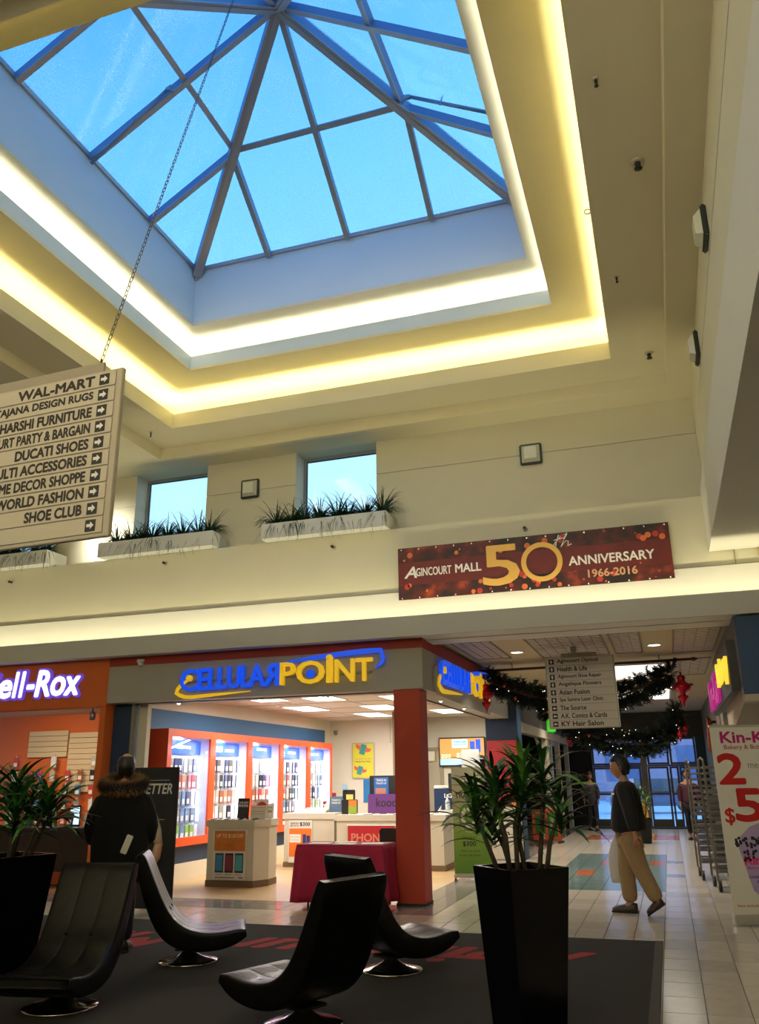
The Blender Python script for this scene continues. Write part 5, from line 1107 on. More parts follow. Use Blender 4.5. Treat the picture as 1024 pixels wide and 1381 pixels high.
def dracaena(name, lab, loc, rz, w1, w0, h, canes, seed, nleaf=30, sc=1.0):
    rg = random.Random(seed); t = thing(name, lab, 'potted plant', loc, rz)
    pot(t, w1, w0, h)
    for (bx, by, tx, ty, hh) in canes:
        a = Vector((bx, by, h-.05)); b = Vector((tx, ty, h+hh)); mid = (a+b)/2+Vector((rg.uniform(-.03, .03), rg.uniform(-.03, .03), 0))
        MB().tube([a, mid, b], [.017, .015, .012], 8).build('cane', CANE, t)
        for i in range(nleaf):
            u = i/nleaf; az = i*2.4+rg.uniform(-.3, .3); tilt = (1.0-u)*.75-.55+rg.uniform(-.15, .15)   # lower leaves droop
            o = bpy.data.objects.new('leaf', LV[rg.randrange(18)]); C.objects.link(o); o.parent = t
            s = sc*rg.uniform(.8, 1.15)*(1-.25*u)
            o.matrix_local = Matrix.Translation(b+Vector((0, 0, -.16+.24*u))) @ Matrix.Rotation(az, 4, 'Z') @ Matrix.Rotation(tilt, 4, 'Y') @ Matrix.Rotation(rg.uniform(-.3, .3), 4, 'X') @ Matrix.Scale(s, 4)
    return t
dracaena('potted_dracaena', 'leafy dracaena in a tall glossy black square planter right of the middle chair', (-1.0, 5.90, .0125), math.radians(43.6), .225, .165, .93,
         [(-.10, .10, -.20, .20, .34), (-.05, .04, -.08, .14, .50), (.0, .10, -.06, .22, .26), (.08, -.10, .14, -.14, .56), (.03, -.02, .02, .0, .38), (.12, -.12, .20, -.20, .34), (-.04, -.03, .02, -.06, .54), (-.08, .0, -.16, .02, .42)], 11, 34, .92)
dracaena('potted_dracaena', 'leafy dracaena in a black planter at the left edge, in front of the orange shop', (-5.30, 6.08, .0125), math.radians(75), .27, .19, .93,
         [(-.1, .1, -.15, .15, .45), (.05, .05, .1, .08, .40), (-.05, -.1, -.10, -.16, .30), (.12, -.1, .26, -.16, .34), (0, 0, .02, .02, .50), (.1, .1, .25, .12, .42), (.05, -.12, .12, -.26, .40)], 12, 36, 1.0)
t = dracaena('potted_dracaena', 'distant green dracaena behind the walking man', (-.72, 21.6, 0), 0, .22, .17, .55, [(0, 0, .02, 0, .55), (.06, .05, .12, .08, .35)], 13, 22, .9)
# ------------------------------------------------------------------ table with the crimson cloth
CR = mat('crimson_cloth', (.36, .008, .045), .8, noise=.08, nscale=12)
t = thing('folding_table', 'folding table under the crimson cloth beside the red pillar', 'table', (-4.55, 10.30, 0))
Box('tabletop', .03, 1.10, .03, .52, .70, .728, mat('table_grey', (.3, .3, .3), .5), t, b=.004)
for x in (.13, 1.02):
    for y in (.08, .47): MB().tube([(x, y, 0), (x, y, .699)], .014, 8).build('leg', DKM, t)
def cloth(loc, W, D, Hh, drop):
    nx, ny = 40, 24; V = []; F = []
    ex = .30
    NX = nx+2*8; NY = ny+2*8
    for j in range(NY+1):
        for i in range(NX+1):
            u = (i-8)/nx; v = (j-8)/ny
            cu, cv = min(1, max(0, u)), min(1, max(0, v)); x, y, z = cu*W, cv*D, Hh
            ou = (max(0, 8-i)+max(0, i-(8+nx)))/8; ov = (max(0, 8-j)+max(0, j-(8+ny)))/8
            k = max(ou, ov)
            if k > 0:
                wv = .030*k*math.sin((x+y)*17+1)+.018*k*math.sin(x*31-y*23)
                dx = (-1 if i < 8 else 1 if i > 8+nx else 0); dy = (-1 if j < 8 else 1 if j > 8+ny else 0)
                x += dx*(.012+.04*k+wv) * (1 if not (dx and dy) else .8); y += dy*(.012+.03*k+wv)*(1 if not (dx and dy) else .8)
                z = Hh-drop*k*(1+.0*(dx and dy)); 
            V.append((x, y, z))
    for j in range(NY):
        for i in range(NX): F.append((j*(NX+1)+i, j*(NX+1)+i+1, (j+1)*(NX+1)+i+1, (j+1)*(NX+1)+i))
    mb = MB().add(V, F, smooth=True); o = mb.build('tablecloth', CR); o.location = loc
    so = o.modifiers.new('s', 'SOLIDIFY'); so.thickness = .003; return o
o = cloth((-4.55, 10.30, 0), 1.13, .55, .732, .66); tag(o, 'crimson cloth draped over the table beside the red pillar', 'tablecloth')
for i, (x, y, r) in enumerate(((-4.3, 10.5, .1), (-3.95, 10.45, -.1), (-3.62, 10.55, .2), (-4.05, 10.72, .3))):
    slab('leaflet', 'pale paper sheet lying on the crimson cloth, %s' % ('left one', 'middle front', 'right one', 'middle back')[i], 'paper', (x, y, .7345), .28, .20, .003, PAP, r)
t = thing('side_chair', 'black chair half hidden between the crimson cloth and the red pillar', 'chair', (-3.64, 11.28, .003), 0) 
MB().bbox(-.2, .2, -.2, .2, .40, .46, .02).build('seat', BLACK, t); MB().bbox(-.2, .2, .17, .22, .461, .86, .02).build('backrest', BLACK, t)
for x in (-.17, .17):
    for y in (-.17, .17): MB().tube([(x, y, 0), (x, y, .399)], .012, 6).build('leg', DKM, t)
# green trade-in banner
t = thing('rollup_banner', 'green and cream trade-in banner with a recycling circle behind the potted plant', 'banner', (-3.30, 13.5, .0), math.radians(10)); t.scale = (.71, 1, .90)
MB().bbox(-.02, .84, -.03, .03, .05, .11, .01).build('base_cassette', MATS['cassette_silver'], t)
MB().box(0, .03, -.12, .12, 0, .049).box(.78, .81, -.12, .12, 0, .049).build('foot', DKM, t)
def grad():
    m = bpy.data.materials.new('green_print'); m.use_nodes = True; n = m.node_tree; b = n.nodes['Principled BSDF']; b.inputs['Roughness'].default_value = .5
    tc = n.nodes.new('ShaderNodeTexCoord'); sp = n.nodes.new('ShaderNodeSeparateXYZ'); mr = n.nodes.new('ShaderNodeMapRange'); cr = n.nodes.new('ShaderNodeValToRGB')
    n.links.new(tc.outputs['Object'], sp.inputs[0]); n.links.new(sp.outputs['Z'], mr.inputs[0]); mr.inputs[1].default_value = .1; mr.inputs[2].default_value = 1.9; n.links.new(mr.outputs[0], cr.inputs[0]); n.links.new(cr.outputs[0], b.inputs['Base Color'])
    e = cr.color_ramp.elements; e[0].color = (.10, .26, .02, 1); e[1].color = (.52, .52, .38, 1); c = e.new(.35); c.color = (.20, .36, .05, 1); c = e.new(.6); c.color = (.42, .46, .25, 1); return m
sh = Box('printed_sheet', 0, .82, -.006, 0, .111, 1.85, grad(), t)
def gt(s, x, z, w, h, m_, b=.015): text(s, frame((x, -.0065, z), (1, 0, 0)), w, h, m_, sh, .001, b)
gt('PHONE', .16, 1.56, .5, .13, PAP, .03); gt('TRADE-IN', .07, 1.33, .62, .10, BLACK); gt('Get up to', .20, .66, .28, .05, mat('dark_green_ink', (.04, .08, .01), .5)); gt('$300', .20, .54, .28, .085, BLACK, .02); gt('when you trade', .14, .45, .42, .04, MATS['dark_green_ink']); gt('in your old device', .11, .38, .46, .04, MATS['dark_green_ink'])
def annulus(r0, r1, m_, y, a0=0, a1=2*PI, nm='circle'):
    n = 30; V = [(.36+r*math.cos(a0+(a1-a0)*i/n), y, 1.02+r*math.sin(a0+(a1-a0)*i/n)) for r in (r0, r1) for i in range(n+1)]
    MB().add(V, [(i, i+1, n+2+i, n+1+i) for i in range(n)]).build(nm, m_, sh)
annulus(0, .26, mat('leaf_green_print', (.12, .30, .03), .5), -.0068); annulus(.235, .255, mat('pale_green_print', (.45, .5, .3), .5), -.0072)
for k in range(3):
    a = k*2*PI/3; annulus(.11, .18, PAP, -.0075, a, a+1.55, 'recycle_arrow')
    A = a+1.55; c, s = math.cos, math.sin
    MB().add([(.36+.08*c(A), -.0075, 1.02+.08*s(A)), (.36+.21*c(A), -.0075, 1.02+.21*s(A)), (.36+.145*c(A+.4), -.0075, 1.02+.145*s(A+.4))], [(0, 1, 2)]).build('recycle_arrow', PAP, sh)
# ------------------------------------------------------------------ PEOPLE
def skin(name, verts, edges, m, parent=None, sub=2, extra=None):
    """verts: {key: ((x,y,z), rx[, ry])}; edges: [(a,b)...] -> one smooth surface"""
    keys = list(verts); me = bpy.data.meshes.new(name); me.from_pydata([verts[k][0] for k in keys], [(keys.index(a), keys.index(b)) for a, b in edges], [])
    o = bpy.data.objects.new(name, me); C.objects.link(o)
    sk = o.modifiers.new('skin', 'SKIN'); sk.branch_smoothing = .6
    for i, k in enumerate(keys):
        r = verts[k][1:]; o.data.skin_vertices[0].data[i].radius = (r[0], r[1] if len(r) > 1 else r[0])
        o.data.skin_vertices[0].data[i].use_root = (i == 0)
    ss = o.modifiers.new('sub', 'SUBSURF'); ss.levels = sub
    dg = bpy.context.evaluated_depsgraph_get(); dg.update()
    nm = bpy.data.meshes.new_from_object(o.evaluated_get(dg)); bpy.data.objects.remove(o)
    nm.materials.clear(); nm.materials.append(m)
    for p in nm.polygons: p.use_smooth = True
    if extra:
        bm = bmesh.new(); bm.from_mesh(nm)
        for e in extra:
            t_ = bpy.data.meshes.new('x'); t_.from_pydata(e[0], [], e[1]); bm.from_mesh(t_); bpy.data.meshes.remove(t_)
        for f in bm.faces: f.smooth = True
        bm.to_mesh(nm); bm.free()
    o = bpy.data.objects.new(name, nm); C.objects.link(o)
    if parent: o.parent = parent
    return o
def head_geo(c, yaw, s=1.0, pitch=0):
    """head facing +X before yaw; returns verts, faces"""
    n, m = 26, 20; V = []; F = []
    M = Matrix.Translation(Vector(c)) @ Matrix.Rotation(yaw, 4, 'Z') @ Matrix.Rotation(pitch, 4, 'Y') @ Matrix.Scale(s, 4)
    for j in range(m+1):
        ph = PI*j/m; z = math.cos(ph); r = math.sin(ph)
        for i in range(n):
            a = 2*PI*i/n; x = r*math.cos(a); y = r*math.sin(a)
            X_ = x*.098; Y_ = y*.076; Z_ = z*.122
            if x > 0 and z < 0: X_ = x*(.098-.010*(-z)); Y_ *= 1-.25*(-z)
            if z < -.3 and x < 0: X_ *= .80; Y_ *= .85
            f = max(0, math.cos(a))**8
            X_ += f*( .024*math.exp(-((Z_+.022)/.016)**2)*math.exp(-(Y_/.014)**2) + .010*math.exp(-((Z_+.062)/.012)**2) + .010*math.exp(-((Z_+.098)/.016)**2) + .006*math.exp(-((Z_-.026)/.012)**2) - .006*math.exp(-((Z_-.006)/.012)**2))
            V.append(tuple(M @ Vector((X_, Y_, Z_))))
    for j in range(m):
        for i in range(n): F.append((j*n+i, j*n+(i+1) % n, (j+1)*n+(i+1) % n, (j+1)*n+i))
    # ears
    for sg in (-1, 1):
        k = len(V); q = 8
        for rr, dy in ((.0, .010), (.018, .014), (.024, .004), (.014, -.006)):
            for i in range(q):
                a = 2*PI*i/q; V.append(tuple(M @ Vector((-.005+rr*.7*math.cos(a), sg*(.074+dy), -.008+rr*1.25*math.sin(a)))))
        for b_ in range(3):
            for i in range(q): F.append((k+b_*q+i, k+b_*q+(i+1) % q, k+(b_+1)*q+(i+1) % q, k+(b_+1)*q+i))
    return V, F
def eyes(t, c, yaw, s=1.0, pitch=0):
    M = Matrix.Translation(Vector(c)) @ Matrix.Rotation(yaw, 4, 'Z') @ Matrix.Rotation(pitch, 4, 'Y') @ Matrix.Scale(s, 4)
    for sg in (-1, 1):
        MB().lathe([(0, -.011), (.009, -.006), (.011, 0), (.009, .006), (0, .011)], 10, M @ X((.078, sg*.030, .006))).build('eye', mat('eye_dark', (.03, .02, .015), .15), t)
        MB().box(.082, .096, sg*.030-.016, sg*.030+.016, .024, .030, M).build('eyebrow', mat('brow_black', (.01, .008, .007), .8), t)
    MB().bbox(.082, .094, -.020, .020, -.068, -.060, .003, M).build('mouth', mat('lip_colour', (.25, .08, .06), .5), t)
def hair(t, c, yaw, m, s=1.0, cut=.035, back=-.05, vol=.012, bald=0, pitch=0):
    n, k = 28, 14; V = []; F = []; M = Matrix.Translation(Vector(c)) @ Matrix.Rotation(yaw, 4, 'Z') @ Matrix.Rotation(pitch, 4, 'Y') @ Matrix.Scale(s, 4); rg = random.Random(1)
    for L in (vol, .001):
        for j in range(k+1):
            for i in range(n):
                a = 2*PI*i/n; ca = math.cos(a)
                zl = cut if ca > .35 else (back if ca < -.2 else (back+(cut-back)*((ca+.2)/.55)))
                pm = math.acos(max(-1, min(1, zl/.122))); p0 = bald; ph = p0+(pm-p0)*j/k
                r = math.sin(ph); rough = rg.uniform(-.003, .003) if L > .005 else 0
                X_ = (.098+L+rough)*r*ca; Y_ = (.076+L+rough)*r*math.sin(a); Z_ = (.122+L*(1.2 if bald == 0 else .4)+rough)*math.cos(ph)
                if Z_ < -.036 and ca < 0: X_ *= .92
                V.append(tuple(M @ Vector((X_-.003, Y_, Z_))))
    N = (k+1)*n
    for j in range(k):
        for i in range(n): F += [(j*n+i, (j+1)*n+i, (j+1)*n+(i+1) % n, j*n+(i+1) % n)]; F += [(N+j*n+i, N+j*n+(i+1) % n, N+(j+1)*n+(i+1) % n, N+(j+1)*n+i)]
    for i in range(n): F.append((k*n+i, N+k*n+i, N+k*n+(i+1) % n, k*n+(i+1) % n)); F.append((i, (i+1) % n, N+(i+1) % n, N+i))
    return MB().add(V, F, smooth=True).build('hair', m, t)
SKN = mat('skin', (.42, .21, .12), .5, noise=.06, nscale=12); HBL = mat('black_hair', (.008, .007, .007), .45, bump=.3, bscale=90)
def hand_into(verts, edges, wrist, d, palmn, side, pre, s=1.0, curl=.5):
    """adds palm, four fingers and a thumb to a skin skeleton"""
    d = Vector(d).normalized(); nrm = Vector(palmn).normalized(); lat = d.cross(nrm).normalized()*side; w = Vector(wrist)
    verts[pre+'w'] = (tuple(w), .022*s, .018*s); verts[pre+'p'] = (tuple(w+d*.045*s), .034*s, .016*s); edges.append((pre+'w', pre+'p'))
    pm = w+d*.045*s
    for i, (o, L) in enumerate(((.030, .068), (.011, .076), (-.009, .070), (-.027, .055))):
        base = w+d*.085*s+lat*o*s; a = base; pk = pre+'f%d0' % i; verts[pk] = (tuple(a), .0105*s); edges.append((pre+'p', pk))
        dd = d.copy()
        for j in range(3):
            dd = (dd*math.cos(curl*.55)+nrm*math.sin(curl*.55)).normalized(); a = a+dd*L*s/3; nk = pre+'f%d%d' % (i, j+1); verts[nk] = (tuple(a), (.0095-.001*j)*s); edges.append((pk, nk)); pk = nk
    a = w+d*.025*s+lat*.030*s; verts[pre+'t0'] = (tuple(a), .013*s); edges.append((pre+'p', pre+'t0'))
    b = a+(d*.6+lat*.7+nrm*.3).normalized()*.036*s; c = b+(d*.9+lat*.2+nrm*.4).normalized()*.030*s
    verts[pre+'t1'] = (tuple(b), .0105*s); verts[pre+'t2'] = (tuple(c), .009*s); edges += [(pre+'t0', pre+'t1'), (pre+'t1', pre+'t2')]
def shoe(t, heel, toe, m, s=1.0, up=(0, 0, 1)):
    h = Vector(heel); q = Vector(toe)-h; L = q.length; x = q.normalized(); u = Vector(up); y = u.cross(x).normalized(); z = x.cross(y)
    M = Matrix((x, y, z)).transposed().to_4x4(); M.translation = h
    V = []; F = []; st = [(-.0, .036, .075), (.05, .040, .085), (.11, .040, .075), (.18, .048, .058), (.25, .046, .045), (.285, .028, .030)]; n = 10
    sc = L/.285
    for (xx, w, hh) in st:
        for i in range(n):
            a = PI*i/(n-1); V.append(tuple(M @ Vector((xx*sc, w*math.cos(a)*s, .016+hh*s*math.sin(a)**.8 if 0 < i < n-1 else .0))))
    for j in range(len(st)-1):
        for i in range(n-1): F.append((j*n+i, (j+1)*n+i, (j+1)*n+i+1, j*n+i+1))
        F.append((j*n, j*n+n-1, (j+1)*n+n-1, (j+1)*n))
    F.append(tuple(range(n))); F.append(tuple(range((len(st)-1)*n, len(st)*n))[::-1])
    o = MB().add(V, F, smooth=True).build('shoe', m, t); sl = MB().box(-.004*s, L+.004, -.045*s, .045*s, -.0, .018, M).build('sole', mat('sole_dark', (.02, .015, .012), .7), o); return o
# ---- the walking man: local frame, faces local +X; world yaw turns him to face left
def walking_man():
    t = thing('person', 'man in a black jacket and khaki trousers walking left with a white bag', 'person', (-.52, 10.74, 0), PI-.12)
    # local +X forward, +Y = his left ... (his left side towards the viewer after turning)
    V = {}; E = []
    V['pel'] = ((0, 0, .92), .125, .145)
    V['wai'] = ((-.0, 0, 1.06), .115, .135); V['che'] = ((-.01, 0, 1.25), .12, .16); V['nek0'] = ((-.015, 0, 1.395), .085, .10); V['nek'] = ((.0, 0, 1.46), .062, .062); V['nek2'] = ((.018, 0, 1.545), .062, .062)
    E += [('pel', 'wai'), ('wai', 'che'), ('che', 'nek0'), ('nek0', 'nek'), ('nek', 'nek2')]
    # legs: left leg (+Y, near viewer) trails behind, right leg planted in front
    V['rh'] = ((.02, -.09, .88), .090); V['rk'] = ((.085, -.09, .50), .060); V['ra'] = ((.07, -.09, .11), .042); V['rt'] = ((.14, -.09, .05), .036)
    V['lh'] = ((-.02, .09, .88), .090); V['lk'] = ((-.10, .09, .50), .060); V['la'] = ((-.27, .10, .16), .042); V['lt'] = ((-.235, .10, .07), .036)
    for s in 'rl': E += [('pel', s+'h'), (s+'h', s+'k'), (s+'k', s+'a'), (s+'a', s+'t')]
    V['ls'] = ((-.015, .175, 1.375), .046); V['le'] = ((-.07, .235, 1.12), .045); V['lw0'] = ((-.10, .235, .90), .031)
    V['rs'] = ((-.015, -.175, 1.375), .046); V['re'] = ((.01, -.24, 1.12), .045); V['rw0'] = ((.07, -.24, .88), .031)
    E += [('nek0', 'ls'), ('ls', 'le'), ('le', 'lw0'), ('nek0', 'rs'), ('rs', 're'), ('re', 'rw0')]
    hand_into(V, E, (-.103, .235, .865), (-.05, 0, -1), (0, -1, 0), 1, 'L', 1.0, .35); E.append(('lw0', 'Lw'))
    hand_into(V, E, (.075, -.24, .845), (.05, 0, -1), (0, 1, 0), 1, 'R', 1.0, 1.5); E.append(('rw0', 'Rw'))
    hc = (.035, 0, 1.595)
    skin('body', V, E, SKN, t, 2, [head_geo(hc, 0.15, 1.10, .12)])
    eyes(t, hc, .15, 1.10, .12); hair(t, hc, .15, HBL, 1.10, cut=.066, back=-.072, vol=.014, pitch=.12)
    BJ = mat('black_jacket', (.0025, .0025, .004), .8, bump=.4, bscale=18); KH = mat('khaki_cloth', (.30, .20, .095), .85, noise=.1, nscale=18, bump=.5, bscale=14)
    J = {'hem': ((-.01, 0, .86), .19, .215), 'pel': ((-.005, 0, .94), .21, .22), 'wai': ((.0, 0, 1.05), .205, .215), 'che': ((-.01, 0, 1.24), .205, .22), 'top': ((-.02, 0, 1.36), .150, .17), 'col': ((-.008, 0, 1.48), .095, .095),
         'lm': ((-.02, .10, 1.37), .120), 'ls': ((-.022, .185, 1.345), .108), 'le': ((-.075, .240, 1.12), .088), 'lw': ((-.103, .238, .885), .070), 'rm': ((-.02, -.10, 1.37), .120), 'rs': ((-.022, -.185, 1.345), .108), 're': ((.005, -.243, 1.12), .088), 'rw': ((.072, -.243, .875), .066)}
    skin('jacket', J, [('hem', 'pel'), ('pel', 'wai'), ('wai', 'che'), ('che', 'top'), ('top', 'col'), ('top', 'lm'), ('lm', 'ls'), ('ls', 'le'), ('le', 'lw'), ('top', 'rm'), ('rm', 'rs'), ('rs', 're'), ('re', 'rw')], BJ, t)
    Tr = {'pel': ((-.005, 0, .93), .150, .165), 'rh': ((.02, -.088, .80), .135), 'rk': ((.088, -.09, .50), .104), 'ra': ((.07, -.09, .10), .092), 'lh': ((-.02, .09, .80), .135), 'lk': ((-.10, .09, .50), .104), 'la': ((-.266, .10, .15), .088)}
    skin('trousers', Tr, [('pel', 'rh'), ('rh', 'rk'), ('rk', 'ra'), ('pel', 'lh'), ('lh', 'lk'), ('lk', 'la')], KH, t)
    LS = mat('shoe_brown', (.035, .018, .012), .4)
    shoe(t, (.0, -.09, .002), (.285, -.09, .002), LS, 1.1)
    shoe(t, (-.335, .10, .125), (-.15, .10, .004), LS, 1.1, (.55, 0, .83))
    o = MB().bbox(-.035, .035, -.004, .004, -.011, .011, .002).build('name_badge', mat('badge_white', (.75, .75, .75), .4), t); o.location = (.115, .155, 1.30); o.rotation_euler = (.15, 0, -.95)
    return t
walking_man()
# the white bag in his far hand
t = thing('carrier_bag', 'white plastic bag held in the walking man\'s far hand', 'bag', (-.70, 10.97, .30), .1)
m = MB(); V = []; F = []; n = 14; rr = [(0.0, .075, .03), (.06, .095, .05), (.20, .105, .055), (.34, .09, .045), (.44, .055, .03), (.50, .025, .02)]; rb_ = random.Random(5)
for (z, a, b) in rr:
    for i in range(n): q = 2*PI*i/n; k = 1+rb_.uniform(-.10, .10); V.append((a*k*math.cos(q)+.02*z, b*k*math.sin(q), z))
for j in range(len(rr)-1):
    for i in range(n): F.append((j*n+i, j*n+(i+1) % n, (j+1)*n+(i+1) % n, (j+1)*n+i))
F.append(tuple(range(n))[::-1]); m.add(V, F, smooth=True).build('bag', mat('thin_white_plastic', (.55, .53, .50), .5, bump=.5, bscale=25), t)
MB().tube([(.01, -.01, .49), (.012, 0, .53), (.01, .01, .49)], .008, 6).build('handle', MATS['thin_white_plastic'], t)
# ---- person in the fur hooded parka, seen from behind
def parka():
    t = thing('person', 'person in a black parka with a brown fur hood, back turned, behind the chairs', 'person', (-5.07, 7.30, .0125), math.radians(120))
    V = {}; E = []
    V['pel'] = ((0, 0, .93), .13, .16); V['wai'] = ((0, 0, 1.06), .13, .15); V['che'] = ((0, 0, 1.26), .13, .17); V['n0'] = ((0, 0, 1.40), .085, .10); V['n1'] = ((.01, 0, 1.48), .055); V['n2'] = ((.02, 0, 1.54), .052)
    E += [('pel', 'wai'), ('wai', 'che'), ('che', 'n0'), ('n0', 'n1'), ('n1', 'n2')]
    for s, g in (('l', 1), ('r', -1)):
        V[s+'h'] = ((0, g*.09, .88), .09); V[s+'k'] = ((.02, g*.10, .50), .062); V[s+'a'] = ((0, g*.10, .10), .045); V[s+'t'] = ((.08, g*.11, .05), .038); E += [('pel', s+'h'), (s+'h', s+'k'), (s+'k', s+'a'), (s+'a', s+'t')]
        V[s+'s'] = ((0, g*.165, 1.35), .046); V[s+'e'] = ((-.01, g*.25, 1.10), .046); V[s+'w0'] = ((.12, g*.25, .96), .032); E += [('n0', s+'s'), (s+'s', s+'e'), (s+'e', s+'w0')]
        hand_into(V, E, (.15, g*.24, .945), (1, -.1*g, -.2), (0, -g, 0), 1, s.upper(), 1.0, .8); E.append((s+'w0', s.upper()+'w'))
    hc = (.03, 0, 1.645)
    skin('body', V, E, SKN, t, 2, [head_geo(hc, .1, .98)]); eyes(t, hc, .1, .98); hair(t, hc, .1, HBL, 1.03, cut=.05, back=-.085, vol=.010, bald=.80)
    PK_ = mat('parka_black', (.002, .002, .0025), .95, bump=.4, bscale=14)
    secs = [(.60, .18, .24), (.62, .195, .255), (.80, .205, .268), (.95, .205, .272), (1.10, .20, .265), (1.22, .195, .25), (1.32, .185, .225), (1.39, .16, .19), (1.45, .125, .14), (1.50, .095, .10), (1.50, .06, .06)]
    pm = MB(); n = 28; V_ = []; F_ = []; rp = random.Random(3)
    for j, (z, a, b) in enumerate(secs):
        for i in range(n):
            q = 2*PI*i/n; k = 1+.02*math.sin(5*q+j)+.012*math.sin(9*q-2*j); V_.append((a*k*math.cos(q)-.01, b*k*math.sin(q), z))
    for j in range(len(secs)-1):
        for i in range(n): F_.append((j*n+i, j*n+(i+1) % n, (j+1)*n+(i+1) % n, (j+1)*n+i))
    F_.append(tuple(range(n))[::-1]); pm.add(V_, F_, smooth=True); pm.build('parka', PK_, t)
    for g in (1, -1):
        MB().tube([(0, g*.13, 1.36), (0, g*.185, 1.31), (-.01, g*.235, 1.20), (-.01, g*.262, 1.08), (.03, g*.25, .99), (.14, g*.235, .96)], [.06, .090, .088, .084, .078, .060], 16).build('sleeve', PK_, t)
    Tr = {'pel': ((0, 0, .88), .13, .165), 'lh': ((0, .09, .82), .105), 'lk': ((.02, .10, .50), .085), 'la': ((0, .10, .08), .08), 'rh': ((0, -.09, .82), .105), 'rk': ((.02, -.10, .50), .085), 'ra': ((0, -.10, .08), .08)}
    skin('trousers', Tr, [('pel', 'lh'), ('lh', 'lk'), ('lk', 'la'), ('pel', 'rh'), ('rh', 'rk'), ('rk', 'ra')], mat('dark_trousers', (.012, .012, .015), .85), t)
    for g in (1, -1): shoe(t, (-.07, g*.105, .002), (.21, g*.12, .002), BLACK, 1.1)
    o = MB().bbox(-.012, .012, -.03, .03, 0, .17, .006).build('paper_in_pocket', PAP, t); o.location = (-.225, -.05, .86); o.rotation_euler = (.35, -.1, 0)
    # fur trimmed hood lying on the shoulders
    m = MB(); rg = random.Random(8)
    ring = [(-.085+.135*math.cos(a), .180*math.sin(a), 1.475+.04*math.cos(a)) for a in [2*PI*i/28 for i in range(29)]]
    hd = MB().tube(ring, .055, 10, cap=False).build('hood', PK_, t)
    hd2 = MB().lathe([(0, -.12), (.10, -.10), (.17, -.03), (.18, .03), (.10, .05), (0, .03)], 18, Matrix.Translation((-.11, 0, 1.42)) @ Matrix.Diagonal((.7, .95, 1, 1))).build('hood_fold', PK_, t)
    for i in range(5200):
        a = rg.uniform(0, 2*PI); b = rg.uniform(0, 2*PI); c = Vector((-.085+.135*math.cos(a), .180*math.sin(a), 1.475+.04*math.cos(a)))
        rd = Vector((math.cos(a)*math.cos(b), math.sin(a)*math.cos(b), math.sin(b))).normalized(); p = c+rd*.05; q = p+(rd+Vector((rg.uniform(-.5, .5), rg.uniform(-.5, .5), rg.uniform(-.6, .3)))).normalized()*rg.uniform(.03, .055)
        s_ = rd.cross(Vector((.3, .2, 1))).normalized()*.0022; m.add([tuple(p-s_), tuple(p+s_), tuple(q)], [(0, 1, 2)])
    o = m.build('fur_trim', mat('brown_fur', (.22, .12, .045), .8, noise=.5, nscale=12), hd); o['kind'] = 'stuff'
    return t
parka()
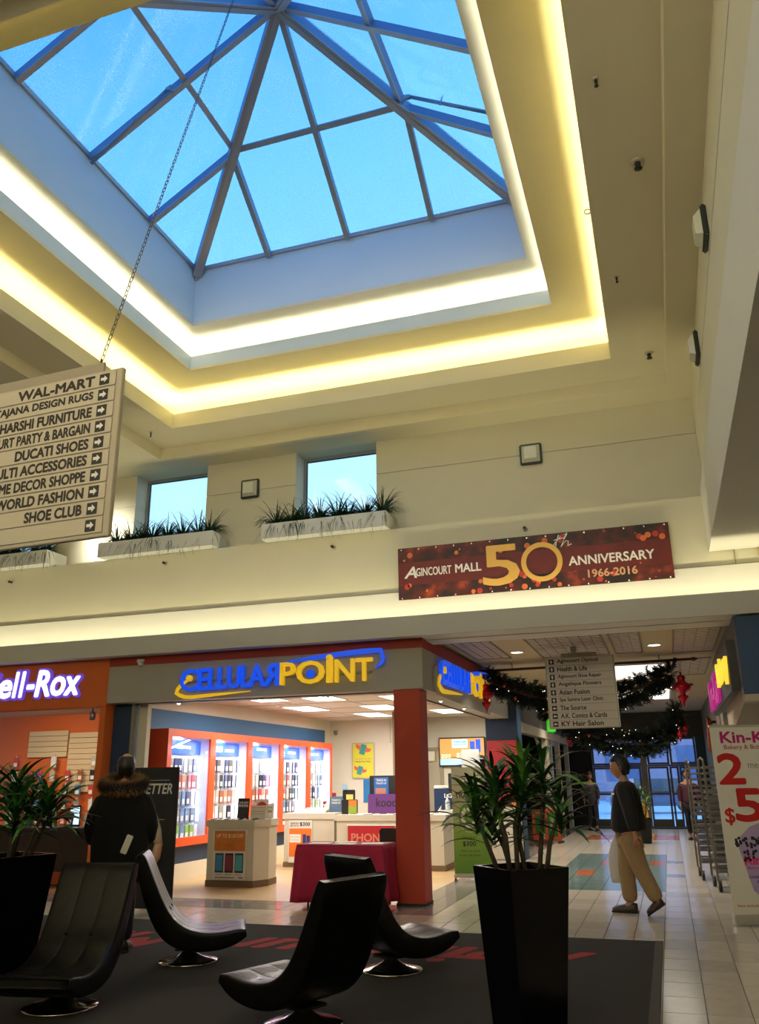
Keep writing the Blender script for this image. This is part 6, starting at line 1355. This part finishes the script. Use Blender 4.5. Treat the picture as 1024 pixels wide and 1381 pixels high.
# ---- two distant women
def simple_person(loc, rz, lab, h, top, legs, hairm, coat_len=.75, bag=None):
    k = h/1.70; t = thing('person', lab, 'person', loc, rz); z = lambda v: v*k
    V = {}; E = []
    V['pel'] = ((0, 0, z(.92)), .11, .14); V['wai'] = ((0, 0, z(1.06)), .10, .12); V['che'] = ((0, 0, z(1.25)), .11, .145); V['n0'] = ((0, 0, z(1.385)), .07, .085); V['n1'] = ((.01, 0, z(1.46)), .045); V['n2'] = ((.015, 0, z(1.52)), .044)
    E += [('pel', 'wai'), ('wai', 'che'), ('che', 'n0'), ('n0', 'n1'), ('n1', 'n2')]
    for s, g in (('l', 1), ('r', -1)):
        st = .12*g
        V[s+'h'] = ((0, g*.08, z(.87)), .08); V[s+'k'] = ((.05+st*.3, g*.08, z(.49)), .055); V[s+'a'] = ((st, g*.08, z(.10)), .038); V[s+'t'] = ((st+.08, g*.08, z(.045)), .032); E += [('pel', s+'h'), (s+'h', s+'k'), (s+'k', s+'a'), (s+'a', s+'t')]
        V[s+'s'] = ((0, g*.155, z(1.35)), .042); V[s+'e'] = ((-.03, g*.215, z(1.10)), .038); V[s+'w0'] = ((.03, g*.21, z(.90)), .028); E += [('n0', s+'s'), (s+'s', s+'e'), (s+'e', s+'w0')]
        hand_into(V, E, (.035, g*.21, z(.87)), (.1, 0, -1), (0, -g, 0), 1, s.upper(), .9, .5); E.append((s+'w0', s.upper()+'w'))
    hc = (.025, 0, z(1.60)); skin('body', V, E, SKN, t, 1, [head_geo(hc, 0, .93)]); eyes(t, hc, 0, .93); hair(t, hc, 0, hairm, .95, cut=.05, back=-.10, vol=.022)
    J = {'hem': ((0, 0, z(coat_len)), .135, .17), 'pel': ((0, 0, z(.92)), .16, .19), 'wai': ((0, 0, z(1.06)), .145, .17), 'che': ((0, 0, z(1.25)), .155, .185), 'top': ((0, 0, z(1.36)), .13, .14), 'ls': ((0, .155, z(1.34)), .095), 'le': ((-.03, .217, z(1.10)), .075), 'lw': ((.028, .212, z(.91)), .042), 'rs': ((0, -.155, z(1.34)), .095), 're': ((-.03, -.217, z(1.10)), .075), 'rw': ((.028, -.212, z(.91)), .042)}
    skin('coat', J, [('hem', 'pel'), ('pel', 'wai'), ('wai', 'che'), ('che', 'top'), ('top', 'ls'), ('ls', 'le'), ('le', 'lw'), ('top', 'rs'), ('rs', 're'), ('re', 'rw')], top, t, 1)
    Tr = {'pel': ((0, 0, z(.88)), .115, .145), 'lh': ((0, .08, z(.82)), .09), 'lk': ((.05+.036, .08, z(.49)), .07), 'la': ((.12, .08, z(.13)), .055), 'rh': ((0, -.08, z(.82)), .09), 'rk': ((.05-.036, -.08, z(.49)), .07), 'ra': ((-.12, -.08, z(.13)), .055)}
    skin('trousers', Tr, [('pel', 'lh'), ('lh', 'lk'), ('lk', 'la'), ('pel', 'rh'), ('rh', 'rk'), ('rk', 'ra')], legs, t, 1)
    for g in (1, -1): shoe(t, (.12*g-.06, g*.08, .001), (.12*g+.18, g*.08, .001), BLACK, .95)
    return t
simple_person((.40, 22.7, 0), -1.75, 'woman in a maroon top and dark trousers walking this way beside the trolleys', 1.62, mat('maroon_top', (.06, .012, .03), .8), mat('dark_trousers', (.012, .012, .015)), HBL, .86)
simple_person((-2.25, 26.3, 0), -1.3, 'dark haired woman in a long dark patterned coat near the exit doors at left', 1.60, mat('patterned_coat', (.035, .03, .04), .8, noise=.9, nscale=9), BLACK, mat('brown_hair', (.02, .012, .01), .5), .62)
